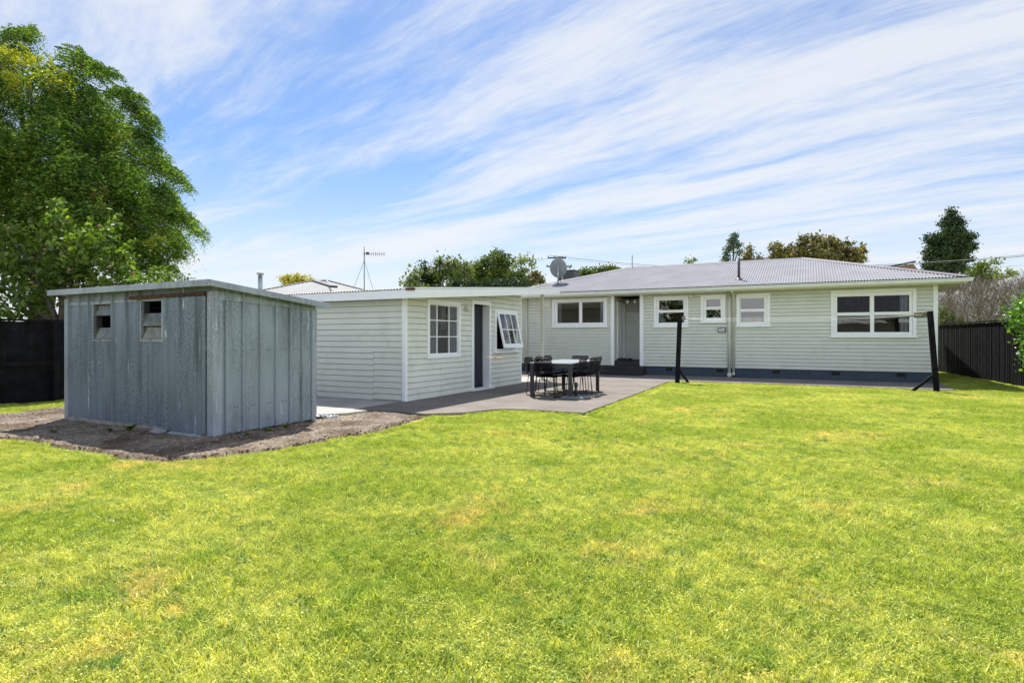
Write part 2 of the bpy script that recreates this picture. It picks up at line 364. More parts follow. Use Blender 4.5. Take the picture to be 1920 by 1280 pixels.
# a wall frame: origin O, along U, outward normal N
class WF:
    def __init__(s, O, U, N): s.O = Vector(O); s.U = Vector(U); s.N = Vector(N)
    def p(s, u, n, z): return s.O+s.U*u+s.N*n+Vector((0, 0, z))
    def box(s, mb, u0, u1, n0, n1, z0, z1):
        P = s.p
        return mb.hexa([P(u0, n0, z0), P(u1, n0, z0), P(u1, n1, z0), P(u0, n1, z0), P(u0, n0, z1), P(u1, n0, z1), P(u1, n1, z1), P(u0, n1, z1)])
    def holed(s, mb, u0, u1, z0, z1, n0, n1, holes):
        us = sorted({u0, u1, *[h[0] for h in holes], *[h[1] for h in holes]}); zs = sorted({z0, z1, *[h[2] for h in holes], *[h[3] for h in holes]})
        for i in range(len(us)-1):
            for j in range(len(zs)-1):
                cu = (us[i]+us[i+1])/2; cz = (zs[j]+zs[j+1])/2
                if any(h[0] < cu < h[1] and h[2] < cz < h[3] for h in holes): continue
                s.box(mb, us[i], us[i+1], n0, n1, zs[j], zs[j+1])
    def siding(s, mb, u0, u1, z0, ztop, pitch, holes=(), out=.022, joints=()):
        """bevel-back weatherboards; ztop a number or function of u; joints (u, below z, dz)"""
        zt = ztop if callable(ztop) else (lambda u: ztop)
        us = {u0, u1, *[j[0] for j in joints]}
        for h in holes: us |= {h[0], h[1]}
        if callable(ztop): us |= set(np.linspace(u0, u1, 6).tolist())
        us = sorted(u for u in us if u0 <= u <= u1)
        for i in range(len(us)-1):
            a, b = us[i], us[i+1]; cu = (a+b)/2
            hs = sorted([(h[2], h[3]) for h in holes if h[0] < cu < h[1]])
            dz = 0
            for (ju, jz, jd) in joints:
                if cu > ju: dz = jd
            k = -1; zmax = max(zt(a), zt(b))
            while z0+k*pitch < zmax:
                zb = z0+k*pitch+dz*(1 if z0+k*pitch < 1.0 else 0); ztp = z0+(k+1)*pitch+dz*(1 if z0+(k+1)*pitch < 1.0 else 0)
                segs = [(max(zb, z0), ztp)]
                for (h0, h1) in hs:
                    ns = []
                    for (p0, p1) in segs:
                        if h1 <= p0 or h0 >= p1: ns.append((p0, p1)); continue
                        if h0 > p0: ns.append((p0, h0))
                        if h1 < p1: ns.append((h1, p1))
                    segs = ns
                for (p0, p1) in segs:
                    if p1-p0 < .002: continue
                    def no(z): return out*(1-(z-zb)/(ztp-zb))+.002
                    ta, tb = min(p1, zt(a)), min(p1, zt(b))
                    if ta <= p0 and tb <= p0: continue
                    ta = max(ta, p0); tb = max(tb, p0); gv = ztp-.0105
                    if min(ta, tb) > gv > p0:
                        mb.quad(s.p(a, no(p0), p0), s.p(b, no(p0), p0), s.p(b, no(gv), gv), s.p(a, no(gv), gv))
                        mb.quad(s.p(a, no(gv), gv), s.p(b, no(gv), gv), s.p(b, -.028, gv), s.p(a, -.028, gv))
                        mb.quad(s.p(a, -.028, gv), s.p(b, -.028, gv), s.p(b, -.028, tb), s.p(a, -.028, ta))
                    else: mb.quad(s.p(a, no(p0), p0), s.p(b, no(p0), p0), s.p(b, no(tb), tb), s.p(a, no(ta), ta))
                    if abs(p0-zb) < 1e-6: mb.quad(s.p(a, -.028, p0), s.p(b, -.028, p0), s.p(b, no(p0), p0), s.p(a, no(p0), p0))
                k += 1

def window(wf, parent, u0, u1, z0, z1, panes, casing=.09, label=None, sash_in=.045, skip_sill=False, tilt=None):
    hole = (u0+casing, u1-casing, z0+casing*.6, z1-casing)
    f = MB(); wf.holed(f, u0, u1, z0, z1, -.02, .045, [hole])
    fo = f.build('window', 'white_paint', parent, bevel=.004)
    if label: fo['label'] = label
    if not skip_sill:
        sm = MB(); wf.box(sm, u0-.035, u1+.035, -.01, .085, z0-.035, z0); sm.build('sill', 'white_paint', fo, bevel=.004)
    ss = MB()
    wf.holed(ss, hole[0]+.001, hole[1]-.001, hole[2]+.001, hole[3]-.001, -sash_in, -.005+.012, panes)
    ss.build('sash', 'white_paint', fo, bevel=.003)
    for q in panes:
        g = MB(); g.quad(wf.p(q[0], -.02, q[2]), wf.p(q[1], -.02, q[2]), wf.p(q[1], -.02, q[3]), wf.p(q[0], -.02, q[3]))
        g.build('glass', 'glass', fo)
    return fo, hole

def corrugated(mb, O, U, V, L, run, hipL=False, hipR=False, pitch=.0762, amp=.0125, per=6, up=None, hipf=None):
    """corrugations along V (up-slope unit vector scaled per metre of plan run); hips cut at 45 deg in plan"""
    O = Vector(O); U = Vector(U); V = Vector(V); Nn = (up or U.cross(V)).normalized()
    n = int(L/pitch*per); us = np.linspace(0, L, n+1); i0 = len(mb.v)
    for u in us:
        t = run
        if hipL: t = min(t, u)
        if hipR: t = min(t, L-u)
        a = O+U*u+Nn*(amp*math.cos(2*math.pi*u/pitch))
        mb.v.append(tuple(a)); mb.v.append(tuple(a+V*max(t, .001)))
    for k in range(n):
        a = i0+2*k; mb.f.append((a, a+2, a+3, a+1))

# ------------------------------------------------------------------ ground, paths
GZ = -.045
g = MB(); nn = 24
g.quad((-300, -200, GZ), (300, -200, GZ), (300, 400, GZ), (-300, 400, GZ))
tag(g.build('lawn', 'lawn_base'), kind='structure')
def slab(name, pts, z, thick, mat):
    b = MB(); b.poly([(x, y, z) for x, y in pts])
    n = len(pts)
    for i in range(n):
        (x0, y0), (x1, y1) = pts[i], pts[(i+1) % n]
        b.quad((x0, y0, z-thick), (x1, y1, z-thick), (x1, y1, z), (x0, y0, z))
    o = b.build(name, mat); tag(o, kind='structure'); return o
def wob(pts, step=.35, amp=.012):
    out = []
    for i in range(len(pts)):
        a = Vector((*pts[i], 0)); b = Vector((*pts[(i+1) % len(pts)], 0)); n = max(1, int((b-a).length/step))
        for k in range(n):
            p = a.lerp(b, k/n); out.append((p.x+(R.uniform(-amp, amp) if k else 0), p.y+(R.uniform(-amp, amp) if k else 0)))
    return out
PATIO_A = [(-7.3, 13.0), (-3.50, 13.0), (-3.62, 17.25), (-7.3, 17.25)]
PATIO = [(-7.3, 8.0), (-6.55, 8.16), (-5.78, 8.05), (-5.3, 8.5), (-4.95, 9.25), (-4.55, 9.38), (-3.42, 9.40), (-3.50, 13.0), (-3.62, 17.25), (-7.3, 17.25)]
slab('patio', wob([p for p in PATIO if p[1] < 12.9]+[(-3.497, 12.985), (-7.3, 12.985)], .3, .02), 0, .09, 'concrete'); slab('patio', wob(PATIO_A, .3, .006), 0, .09, 'concrete')
PATH = [(-14, 17.262), (-3.60, 17.262), (-3.45, 17.62), (.35, 17.70), (2.34, 17.72), (3.25, 17.62), (3.35, 20.05), (-14, 20.05)]
slab('path', wob(PATH), 0, .09, 'concrete_path')
SLAB = [(-12.5, 7.35), (-8.0, 7.22), (-7.38, 7.16), (-7.05, 7.55), (-6.98, 7.97), (-7.312, 7.99), (-7.312, 17.25), (-12.5, 17.25)]
slab('concrete_apron', wob(SLAB, .3, .03), -.004, .09, 'concrete_pale')

# raised gravel and soil bed round the shed
BED = [(-12.75, 2.9), (-11.2, 3.35), (-9.46, 3.68), (-8.67, 3.78), (-8.0, 3.66), (-7.42, 3.74), (-6.75, 3.66), (-6.22, 3.72), (-5.95, 3.98), (-5.72, 4.35), (-5.60, 4.75),
       (-5.50, 5.2), (-5.46, 5.7), (-5.40, 6.2), (-5.42, 6.65), (-5.55, 7.4), (-5.68, 7.98), (-6.55, 8.2), (-7.3, 8.1), (-8, 7.75), (-12.4, 7.75), (-12.5, 6.0), (-12.35, 4.9)]
def seg_dist(P, poly):
    d = np.full(len(P), 1e9); ins = np.zeros(len(P), bool)
    for i in range(len(poly)):
        a = np.array(poly[i]); b = np.array(poly[(i+1) % len(poly)]); ab = b-a
        t = np.clip(((P-a)@ab)/(ab@ab), 0, 1); q = a+t[:, None]*ab
        d = np.minimum(d, np.hypot(*(P-q).T))
        c = ((a[1] > P[:, 1]) != (b[1] > P[:, 1])) & (P[:, 0] < (b[0]-a[0])*(P[:, 1]-a[1])/(b[1]-a[1]+1e-12)+a[0])
        ins ^= c
    return np.where(ins, d, -d)
def vnoise(P, scale, seed):
    rs = np.random.default_rng(seed); T = rs.random((64, 64)); q = P*scale; i = np.floor(q).astype(int); f = q-i; f = f*f*(3-2*f)
    g = lambda a, b: T[a % 64, b % 64]
    return (g(i[:, 0], i[:, 1])*(1-f[:, 0])+g(i[:, 0]+1, i[:, 1])*f[:, 0])*(1-f[:, 1])+(g(i[:, 0], i[:, 1]+1)*(1-f[:, 0])+g(i[:, 0]+1, i[:, 1]+1)*f[:, 0])*f[:, 1]
h = .045; xs = np.arange(-13, -5.2, h); ys = np.arange(2.8, 8.4, h); XX, YY = np.meshgrid(xs, ys, indexing='ij')
P2 = np.stack([XX.ravel(), YY.ravel()], 1)
def bed_height(P):
    sd = seg_dist(P, BED)+(vnoise(P, 5, 1)-.5)*.16+(vnoise(P, 14, 2)-.5)*.07
    t = np.clip(sd/.035, 0, 1); t = t*t*(3-2*t)
    top = -.008+(vnoise(P, 3, 3)-.5)*.03+(vnoise(P, 11, 4)-.5)*.03+(vnoise(P, 22, 5)-.5)*.018
    # slopes down under the slabs' edges
    sl = np.where(P[:, 0] < -6.85, np.clip((P[:, 1]-6.75)/.35, 0, 1), np.clip((P[:, 1]-7.7)/.25, 0, 1)); top = top-sl*np.where(P[:, 0] < -6.85, .042, .018)
    return -.075+t*(top+.075), sd
ZZ, SD = bed_height(P2); ny = len(ys)
b = MB(); b.smooth = True; idx = {}
keep = SD > -.10
ids = -np.ones(len(P2), int); ids[keep] = np.arange(keep.sum()); b.v = [tuple(map(float, (x, y, z))) for (x, y), z in zip(P2[keep], ZZ[keep])]
for i in range(len(xs)-1):
    for j in range(ny-1):
        q = (ids[i*ny+j], ids[(i+1)*ny+j], ids[(i+1)*ny+j+1], ids[i*ny+j+1])
        if min(q) >= 0: b.f.append(tuple(map(int, q)))
tag(b.build('gravel_bed', 'soil'), kind='structure')
# loose stones
k = 9000; P = np.stack([NR.uniform(-12.6, -5.4, k), NR.uniform(3.3, 8, k)], 1); hz, sd = bed_height(P)
dens = vnoise(P, 1.2, 9)*.8+np.where(P[:, 0] < -10.2, .4, 0)+np.where(P[:, 1] > 6.6, .3, 0)
ok = (sd > .08) & (dens > NR.random(k)*.9) & ~((P[:, 0] > -10.6) & (P[:, 0] < -6.9) & (P[:, 1] > 4.9) & (P[:, 1] < 6.75))
P = P[ok]; hz = hz[ok]; k = len(P); r = NR.uniform(.006, .017, k)
octv = np.array([[1, 0, 0], [0, 1, 0], [-1, 0, 0], [0, -1, 0], [0, 0, .7], [0, 0, -.7]]); tri = np.array([[0, 1, 4], [1, 2, 4], [2, 3, 4], [3, 0, 4]])
base = octv[None]*r[:, None, None]*NR.uniform(.6, 1.3, (k, 6, 1))
ang = NR.uniform(0, 6.28, k); ca, sa = np.cos(ang), np.sin(ang); X = base[..., 0]*ca[:, None]-base[..., 1]*sa[:, None]; Y = base[..., 0]*sa[:, None]+base[..., 1]*ca[:, None]
V = np.stack([X+P[:, 0, None], Y+P[:, 1, None], base[..., 2]+hz[:, None]+.004], -1)
paint('stone', (.32, .29, .26), .9, var=.35, scale=30)
k2 = 900; ei = NR.integers(0, 15, k2); tt = NR.random((k2, 1)); A_ = np.array(BED); Pe = A_[ei]*(1-tt)+A_[ei+1]*tt+NR.normal(size=(k2, 2))*.05; he, _ = bed_height(Pe); he = np.maximum(he, -.05); r2 = NR.uniform(.006, .024, k2)
b2 = octv[None]*r2[:, None, None]*NR.uniform(.5, 1.4, (k2, 6, 1)); Vc = np.stack([b2[..., 0]+Pe[:, 0, None], b2[..., 1]+Pe[:, 1, None], b2[..., 2]*.8+he[:, None]+.003], -1)
paint('clod', (.11, .08, .055), 1, var=.35, scale=20, spec=.1)
tag(npmesh('soil_clods', Vc[:, tri].reshape(-1, 3), 3, 'clod'), 'crumbly dark brown soil clods along the cut edge of the bare bed', 'soil', kind='stuff')
tag(npmesh('gravel', V[:, tri].reshape(-1, 3), 3, 'stone'), 'loose grey stones scattered over the bare soil round the shed', 'gravel', kind='stuff')

# ------------------------------------------------------------------ grass
def blades(k, spread, hmin, hmax, w, clover=0.0):
    r = spread*np.sqrt(NR.random(k)); a = NR.uniform(0, 6.283, k); x = r*np.cos(a); y = r*np.sin(a)
    h = NR.uniform(hmin, hmax, k); ln = NR.uniform(.15, 1.25, k)*h; la = NR.uniform(0, 6.283, k); fa = NR.uniform(0, 3.1416, k)
    ww = w*NR.uniform(.6, 1.4, k); dx, dy = np.cos(fa)*ww, np.sin(fa)*ww; lx, ly = np.cos(la)*ln, np.sin(la)*ln
    z = np.zeros(k)
    b0 = np.stack([x-dx, y-dy, z-.004], 1); b1 = np.stack([x+dx, y+dy, z-.004], 1)
    m0 = np.stack([x-dx*.8+lx*.35, y-dy*.8+ly*.35, h*.62], 1); m1 = np.stack([x+dx*.8+lx*.35, y+dy*.8+ly*.35, h*.62], 1)
    t0 = np.stack([x+lx-dx*.12, y+ly-dy*.12, h], 1); t1 = np.stack([x+lx+dx*.12, y+ly+dy*.12, h], 1)
    return np.stack([b0, b1, m1, m0, t1, t0], 1)       # 6 verts, 2 quads
def grass_patch(name, k, spread, hmin, hmax, w, kc):
    V = blades(k, spread, hmin, hmax, w); n = len(V)
    F4 = (np.arange(n)*6)[:, None, None]+np.array([[0, 1, 2, 3], [3, 2, 4, 5]])[None]
    # clover / broad leaves: near-flat diamonds
    r = spread*np.sqrt(NR.random(kc)); a = NR.uniform(0, 6.283, kc); c = np.stack([r*np.cos(a), r*np.sin(a), NR.uniform(.006, hmax*.75, kc)], 1)
    s = NR.uniform(.003, .006, kc); th = NR.uniform(0, 6.28, kc); e1 = np.stack([np.cos(th), np.sin(th), NR.uniform(-.5, .5, kc)], 1)*s[:, None]
    e2 = np.stack([-np.sin(th), np.cos(th), NR.uniform(-.5, .5, kc)], 1)*s[:, None]*.7
    VC = np.stack([c-e1, c-e2, c+e1, c+e2], 1).reshape(-1, 3)
    FC = n*6+np.arange(kc*4).reshape(-1, 4)
    me = bpy.data.meshes.new(name); me.from_pydata(np.concatenate([V.reshape(-1, 3), VC]).tolist(), [], np.concatenate([F4.reshape(-1, 4), FC]).tolist())
    me.materials.append(MATS['grass_blade']); return bpy.data.objects.new(name, me)
gc = bpy.data.collections.new('grass_patches')
gc.objects.link(grass_patch('grass_patch', 1500, .34, .012, .030, .0018, 700))
gc.objects.link(grass_patch('grass_patch', 1300, .34, .014, .038, .0020, 900))
gc.objects.link(grass_patch('grass_patch', 1500, .34, .012, .034, .0016, 400))
gc.objects.link(grass_patch('grass_patch', 900, .22, .02, .055, .0026, 200))
pts = []
sp = .27
for gx in np.arange(-16, 22, sp):
    for gy in np.arange(-2.5, 31, sp): pts.append((gx+R.uniform(-.1, .1), gy+R.uniform(-.1, .1)))
P = np.array(pts); d = -SN*P[:, 0]+CS*P[:, 1]; l = CS*P[:, 0]+SN*P[:, 1]
vis = (d > .7) & (np.abs(l) < .93*d+1.2) & (d < 27) & (P[:, 0] < 5.3) & (P[:, 0] > -13.9)
vis &= (seg_dist(P, BED) < -.20) & (seg_dist(P, PATIO) < -.30) & (seg_dist(P, PATH) < -.30) & (seg_dist(P, SLAB) < -.3)
vis &= ~((P[:, 0] > -10.3) & (P[:, 0] < 3.6) & (P[:, 1] > 19.5))
near = P[vis]
# denser near the camera
ex = []
for (x, y) in near:
    dd = -SN*x+CS*y
    if dd < 6.5: ex.append((x+R.uniform(-.14, .14), y+R.uniform(-.14, .14)))
# small tufts hugging the edges of slabs and bed
def along(poly, n0, n1, off, stepp):
    for i in range(n0, n1):
        a = Vector((*poly[i % len(poly)], 0)); b_ = Vector((*poly[(i+1) % len(poly)], 0)); dd = (b_-a); nrm = Vector((dd.y, -dd.x, 0)).normalized()
        n = int(dd.length/stepp)
        for k in range(n):
            p = a.lerp(b_, (k+R.random())/max(n, 1))+nrm*(off+R.uniform(0, .06)); yield (p.x, p.y)
edge = list(along(PATIO, 3, 8, .05, .06))+list(along(PATH, 1, 6, .06, .06))+list(along(BED, 0, 16, .10, .06))
allp = [(x, y, GZ, 0) for x, y in near]+[(x, y, GZ, 0) for x, y in ex]+[(x, y, GZ, 1) for x, y in edge]
me = bpy.data.meshes.new('grass'); me.from_pydata([p[:3] for p in allp], [], [])
at_ = me.attributes.new('tuft', 'FLOAT', 'POINT'); at_.data.foreach_set('value', [float(p[3]) for p in allp])
go = bpy.data.objects.new('grass', me); COL.objects.link(go)
tag(go, 'short mown lawn grass with dry yellow patches and clover', 'grass', kind='stuff')
def rosette(name, n, rad):
    V = []
    for k in range(n):
        a = R.uniform(0, 6.283); L = rad*R.uniform(.45, 1); w = L*R.uniform(.16, .3); d = Vector((math.cos(a), math.sin(a), 0)); sd = Vector((-d.y, d.x, 0))*w; o = d*R.uniform(0, rad*.5)+Vector((R.uniform(-1, 1), R.uniform(-1, 1), 0))*rad*.35
        z = R.uniform(.012, .026); m_ = o+d*L*.5+Vector((0, 0, z+.008)); e = o+d*L+Vector((0, 0, z*.7)); V += [o-sd*.2, o+sd*.2, m_+sd, m_-sd, m_-sd, m_+sd, e+sd*.15, e-sd*.15]
    me = bpy.data.meshes.new(name); me.from_pydata([tuple(v) for v in V], [], [tuple(range(4*i, 4*i+4)) for i in range(len(V)//4)]); me.materials.append(MATS['weed_leaf']); return bpy.data.objects.new(name, me)
leafmat('weed_leaf', [(.14, .22, .04), (.22, .33, .05), (.32, .40, .09), (.38, .40, .16)], .3, gloss=.01)
gw = bpy.data.collections.new('weed_rosettes')
for n_, rd in ((16, .030), (24, .042), (10, .022), (34, .055)): gw.objects.link(rosette('rosette', n_, rd))
ne = np.array(near); wn_ = vnoise(ne, .9, 51)*.65+vnoise(ne, 2.7, 52)*.35
wpts = [(x+R.uniform(-.13, .13), y+R.uniform(-.13, .13), GZ, 2) for (x, y), q in zip(near, wn_) if R.random() < (.15 if q < .52 else .7)]
me.clear_geometry(); allp += wpts+[(x+R.uniform(-.1, .1), y+R.uniform(-.1, .1), GZ, 2) for x, y, _, _ in wpts for _k in range(1)]; me.from_pydata([p[:3] for p in allp], [], [])
at_ = me.attributes.new('tuft', 'FLOAT', 'POINT'); at_.data.foreach_set('value', [float(p[3]) for p in allp])
# small edge tuft in its own collection
gt = bpy.data.collections.new('grass_tufts'); gt.objects.link(grass_patch('grass_tuft', 90, .05, .02, .05, .002, 30)); gt.objects.link(grass_patch('grass_tuft', 70, .06, .015, .04, .002, 50))
gg = bpy.data.node_groups.new('grass_scatter', 'GeometryNodeTree')
gg.interface.new_socket('Geometry', in_out='INPUT', socket_type='NodeSocketGeometry'); gg.interface.new_socket('Geometry', in_out='OUTPUT', socket_type='NodeSocketGeometry')
gi = gg.nodes.new('NodeGroupInput'); g_o = gg.nodes.new('NodeGroupOutput'); jn = gg.nodes.new('GeometryNodeJoinGeometry')
for q, colc in ((0, gc), (1, gt), (2, gw)):
    ci = gg.nodes.new('GeometryNodeCollectionInfo'); ci.inputs['Collection'].default_value = colc
    ci.inputs['Separate Children'].default_value = True; ci.inputs['Reset Children'].default_value = True
    ip = gg.nodes.new('GeometryNodeInstanceOnPoints'); ip.inputs['Pick Instance'].default_value = True
    na = gg.nodes.new('GeometryNodeInputNamedAttribute'); na.data_type = 'FLOAT'; na.inputs['Name'].default_value = 'tuft'
    cmpn = gg.nodes.new('FunctionNodeCompare'); cmpn.data_type = 'FLOAT'; cmpn.operation = 'EQUAL'; cmpn.inputs[1].default_value = float(q); cmpn.inputs['Epsilon'].default_value = .1
    gg.links.new(na.outputs[0], cmpn.inputs[0]); gg.links.new(cmpn.outputs[0], ip.inputs['Selection'])
    rv = gg.nodes.new('FunctionNodeRandomValue'); rv.data_type = 'FLOAT_VECTOR'; rv.inputs[0].default_value = (-.04, -.04, 0); rv.inputs[1].default_value = (.04, .04, 6.283)
    rs = gg.nodes.new('FunctionNodeRandomValue'); rs.data_type = 'FLOAT'; rs.inputs[2].default_value = .8; rs.inputs[3].default_value = 1.25; rs.inputs['Seed'].default_value = 5
    gg.links.new(gi.outputs[0], ip.inputs['Points']); gg.links.new(ci.outputs[0], ip.inputs['Instance'])
    gg.links.new(rv.outputs[0], ip.inputs['Rotation']); gg.links.new(rs.outputs[1], ip.inputs['Scale'])
    gg.links.new(ip.outputs[0], jn.inputs[0])
gg.links.new(jn.outputs[0], g_o.inputs[0])
md = go.modifiers.new('scatter', 'NODES'); md.node_group = gg

# ------------------------------------------------------------------ main house
HS = thing('house', 'long single storey sage green weatherboard house with pale corrugated hip roof', 'house', (-3.3, 20, 0))
wf = WF((0, 20, 0), (1, 0, 0), (0, -1, 0))
SOF = 2.78
wins = [
    dict(u=(-8.52, -6.38), z=(1.68, 2.72), p=[(-8.32, -7.46, 1.83, 2.58), (-7.34, -6.53, 1.83, 2.58)], label='wide kitchen window of two panes left of the porch'),
    dict(u=(-4.71, -3.55), z=(1.66, 2.70), p=[(-4.53, -3.72, 2.23, 2.56), (-4.55, -3.70, 1.80, 2.14)], label='two pane window right of the porch'),
    dict(u=(-3.15, -2.37), z=(1.80, 2.70), p=[(-2.97, -2.53, 2.31, 2.55), (-2.98, -2.52, 1.93, 2.21)], label='smallest window beside the downpipes'),
    dict(u=(-2.03, -1.03), z=(1.66, 2.70), p=[(-1.91, -1.21, 2.21, 2.55), (-1.91, -1.21, 1.79, 2.12)], label='two pane window right of the downpipes'),
    dict(u=(.65, 2.80), z=(1.32, 2.72), p=[(.82, 1.66, 2.04, 2.52), (1.77, 2.63, 2.04, 2.52), (.82, 1.67, 1.45, 1.95), (1.77, 2.63, 1.45, 1.95)], label='large four pane window at the right end'),
]
holes = []
for w in wins:
    fo, hole = window(wf, HS, *w['u'], *w['z'], w['p'], label=w['label']); holes.append(hole)
PX0, PX1 = -6.12, -5.20                                   # porch opening
wall = MB()
wf.siding(wall, -10, 3.25, .30, SOF, .1115, holes+[(PX0-.03, PX1+.03, 0, 3)])
# end walls, back, recess
we = WF((3.25, 20, 0), (0, 1, 0), (1, 0, 0)); we.siding(wall, 0, 6.8, .30, SOF, .1115)
wl = WF((-10, 20, 0), (0, 1, 0), (-1, 0, 0)); wl.siding(wall, 0, 6.8, .30, SOF, .1115)
wb = WF((0, 26.8, 0), (1, 0, 0), (0, 1, 0)); wb.siding(wall, -10, 3.25, .30, SOF, .1115)
wr = WF((PX0-.03, 20, 0), (0, 1, 0), (1, 0, 0)); wr.siding(wall, .02, 1.35, .47, SOF, .1115, holes=[(.38, 1.30, 0, 2.56)])
wr2 = WF((PX1+.03, 20, 0), (0, 1, 0), (-1, 0, 0)); wr2.siding(wall, .02, 1.35, .47, SOF, .1115)
wbk = WF((0, 21.35, 0), (1, 0, 0), (0, -1, 0)); wbk.siding(wall, PX0-.03, PX1+.03, .47, 2.25, .1115)
wo = wall.build('wall', 'sage_paint', HS)
f = MB()
for k in range(17):
    row = R.randint(0, 21); x = R.choice([-9.2, -7.7, -7.0, -4.9, -4.2, -3.3, -2.6, -1.6, -.6, .1, .4, 1.3, 1.9, 2.6, 3.0])+R.uniform(-.1, .1); z = .30+row*.1115
    if any(h[0]-.1 < x < h[1]+.1 and h[2]-.15 < z+.05 < h[3]+.1 for h in holes): continue
    wf.box(f, x, x+.003, .0, .026, z+.002, z+.10)
f.build('butt_joints', 'pipe_paint', HS)['kind'] = 'stuff'
pn = MB(); wbk.box(pn, PX0-.03, PX1+.03, -.01, .012, 2.25, SOF); pn.build('porch_panel', 'porch_panel', HS)
fd = MB(); fd.box(-9.98, PX0+.0, 20.015, 20.2, -.05, .30); fd.box(PX1, 3.23, 20.015, 20.2, -.05, .30); fd.box(3.05, 3.23, 20.2, 26.78, -.05, .30); fd.box(-9.98, -9.8, 20.2, 26.78, -.05, .30); fd.box(-9.8, 3.05, 26.6, 26.78, -.05, .30)
fo_ = fd.build('foundation', 'navy_block', HS)
for x in (-4.2, -2.54, -.86, .78, 2.44):
    v = MB()
    for k in range(4): v.box(x-.11, x+.11, 20.004, 20.0125, .155+k*.024, .168+k*.024)
    v.box(x-.11, x-.10, 20.001, 20.004, .15, .25); v.box(x+.10, x+.11, 20.001, 20.004, .15, .25)
    v.box(x-.105, x+.105, 20.0128, 20.0145, .15, .25); v.build('air_vent', 'black_metal', fo_)
# interior
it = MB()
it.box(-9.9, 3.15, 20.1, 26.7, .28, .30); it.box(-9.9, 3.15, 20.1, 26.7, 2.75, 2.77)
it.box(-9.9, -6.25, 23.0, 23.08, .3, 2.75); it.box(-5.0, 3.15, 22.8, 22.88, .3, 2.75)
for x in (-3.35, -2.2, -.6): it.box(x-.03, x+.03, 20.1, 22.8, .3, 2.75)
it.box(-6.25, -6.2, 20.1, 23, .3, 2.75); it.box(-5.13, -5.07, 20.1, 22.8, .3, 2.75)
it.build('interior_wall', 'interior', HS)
# corner boards
for (x0, x1) in ((PX0-.13, PX0), (PX1, PX1+.13), (3.19, 3.30)):
    c = MB(); c.box(x0, x1, 19.955, 20.03, .285, SOF); c.build('corner_board', 'white_paint', HS, bevel=.004)
c = MB(); c.box(3.25, 3.30, 20.031, 20.10, .285, SOF); c.build('corner_board', 'white_paint', HS)
# porch floor, steps, door, light
st = MB(); st.box(PX0+.0, PX1, 19.98, 21.34, -.04, .45)
st.box(-6.36, -4.98, 19.55, 19.978, -.04, .30); st.box(-6.42, -4.95, 19.15, 19.548, -.04, .15)
st.box(-6.15, -5.70, 20.35, 20.9, .452, .53)
st.build('steps', 'black_step', HS, bevel=.012)
dr = MB(); wr.holed(dr, .36, 1.30, .50, 2.58, -.01, .045, [(.44, 1.22, .53, 2.50)]); do = dr.build('door', 'white_paint', HS)
dl = MB(); wr.box(dl, .445, 1.215, -.02, .01, .535, 2.495); wr.box(dl, .54, 1.12, .010, .018, .62, 1.30); wr.box(dl, .54, 1.12, .010, .018, 1.42, 2.40)
dl.build('door_leaf', 'white_paint', do, bevel=.004)
hd = MB(); hd.smooth = True; hd.tube([wr.p(1.16, .012, 1.5), wr.p(1.16, .06, 1.5), wr.p(1.06, .065, 1.5)], .011, 6); hd.build('door_handle', 'zinc', do)
ceil = MB(); ceil.box(PX0-.02, PX1+.02, 20.03, 21.34, SOF-.03, SOF-.002); ceil.build('porch_ceiling', 'porch_panel', HS)
lt = MB(); lt.smooth = True; lt.tube([(-5.62, 20.5, SOF-.03), (-5.62, 20.5, SOF-.08)], .06, 12)
lt.tube([(-5.62, 20.5, SOF-.08), (-5.72, 20.45, SOF-.15)], [.015, .035], 8); lt.tube([(-5.62, 20.5, SOF-.08), (-5.52, 20.45, SOF-.15)], [.015, .035], 8)
lo = lt.build('porch_lamp', 'black_metal', HS)
for dx in (-1, 1):
    q = MB(); q.smooth = True; q.tube([(-5.62+dx*.10, 20.45, SOF-.15), (-5.62+dx*.14, 20.42, SOF-.20), (-5.62+dx*.165, 20.40, SOF-.235)], [.036, .055, .05], 10); q.build('lamp_shade', 'lamp_glass', lo)
# soffit, gutter, fascia
ex0, ex1, ey0, ey1 = -10.57, 3.865, 19.4, 27.4
so = MB()
so.box(ex0+.04, ex1-.04, ey0+.04, 19.99, SOF, SOF+.02); so.box(3.27, ex1-.04, 19.992, ey1-.04, SOF, SOF+.02)
so.box(ex0+.04, -10.01, 19.992, ey1-.04, SOF, SOF+.02); so.build('soffit', 'cream_soffit', HS)
fa = MB()
fa.box(ex0, ex1, ey0+.012, ey0+.04, SOF-.01, 2.90); fa.box(ex1-.04, ex1-.012, ey0+.04, ey1, SOF-.01, 2.90); fa.box(ex0+.012, ex0+.04, ey0+.04, ey1, SOF-.01, 2.90); fa.box(ex0, ex1, ey1-.04, ey1-.012, SOF-.01, 2.90)
fa.build('fascia', 'cream_soffit', HS)
gu = MB()
prof = [(0, 2.795), (-.07, 2.795), (-.095, 2.815), (-.10, 2.85), (-.125, 2.885), (-.125, 2.90), (-.11, 2.90)]
for i in range(len(prof)-1):
    (a, za), (b_, zb) = prof[i], prof[i+1]
    gu.quad((ex0, ey0+.012+a, za), (ex1-a, ey0+.012+a, za), (ex1-b_, ey0+.012+b_, zb), (ex0, ey0+.012+b_, zb))
    gu.quad((ex1-.012-a, ey0+a, za), (ex1-.012-a, ey1, za), (ex1-.012-b_, ey1, zb), (ex1-.012-b_, ey0+b_, zb))
gu.box(ex0, ex1, ey0+.006, ey0+.0118, 2.80, 2.89)
gu.build('gutter', 'gutter_paint', HS)
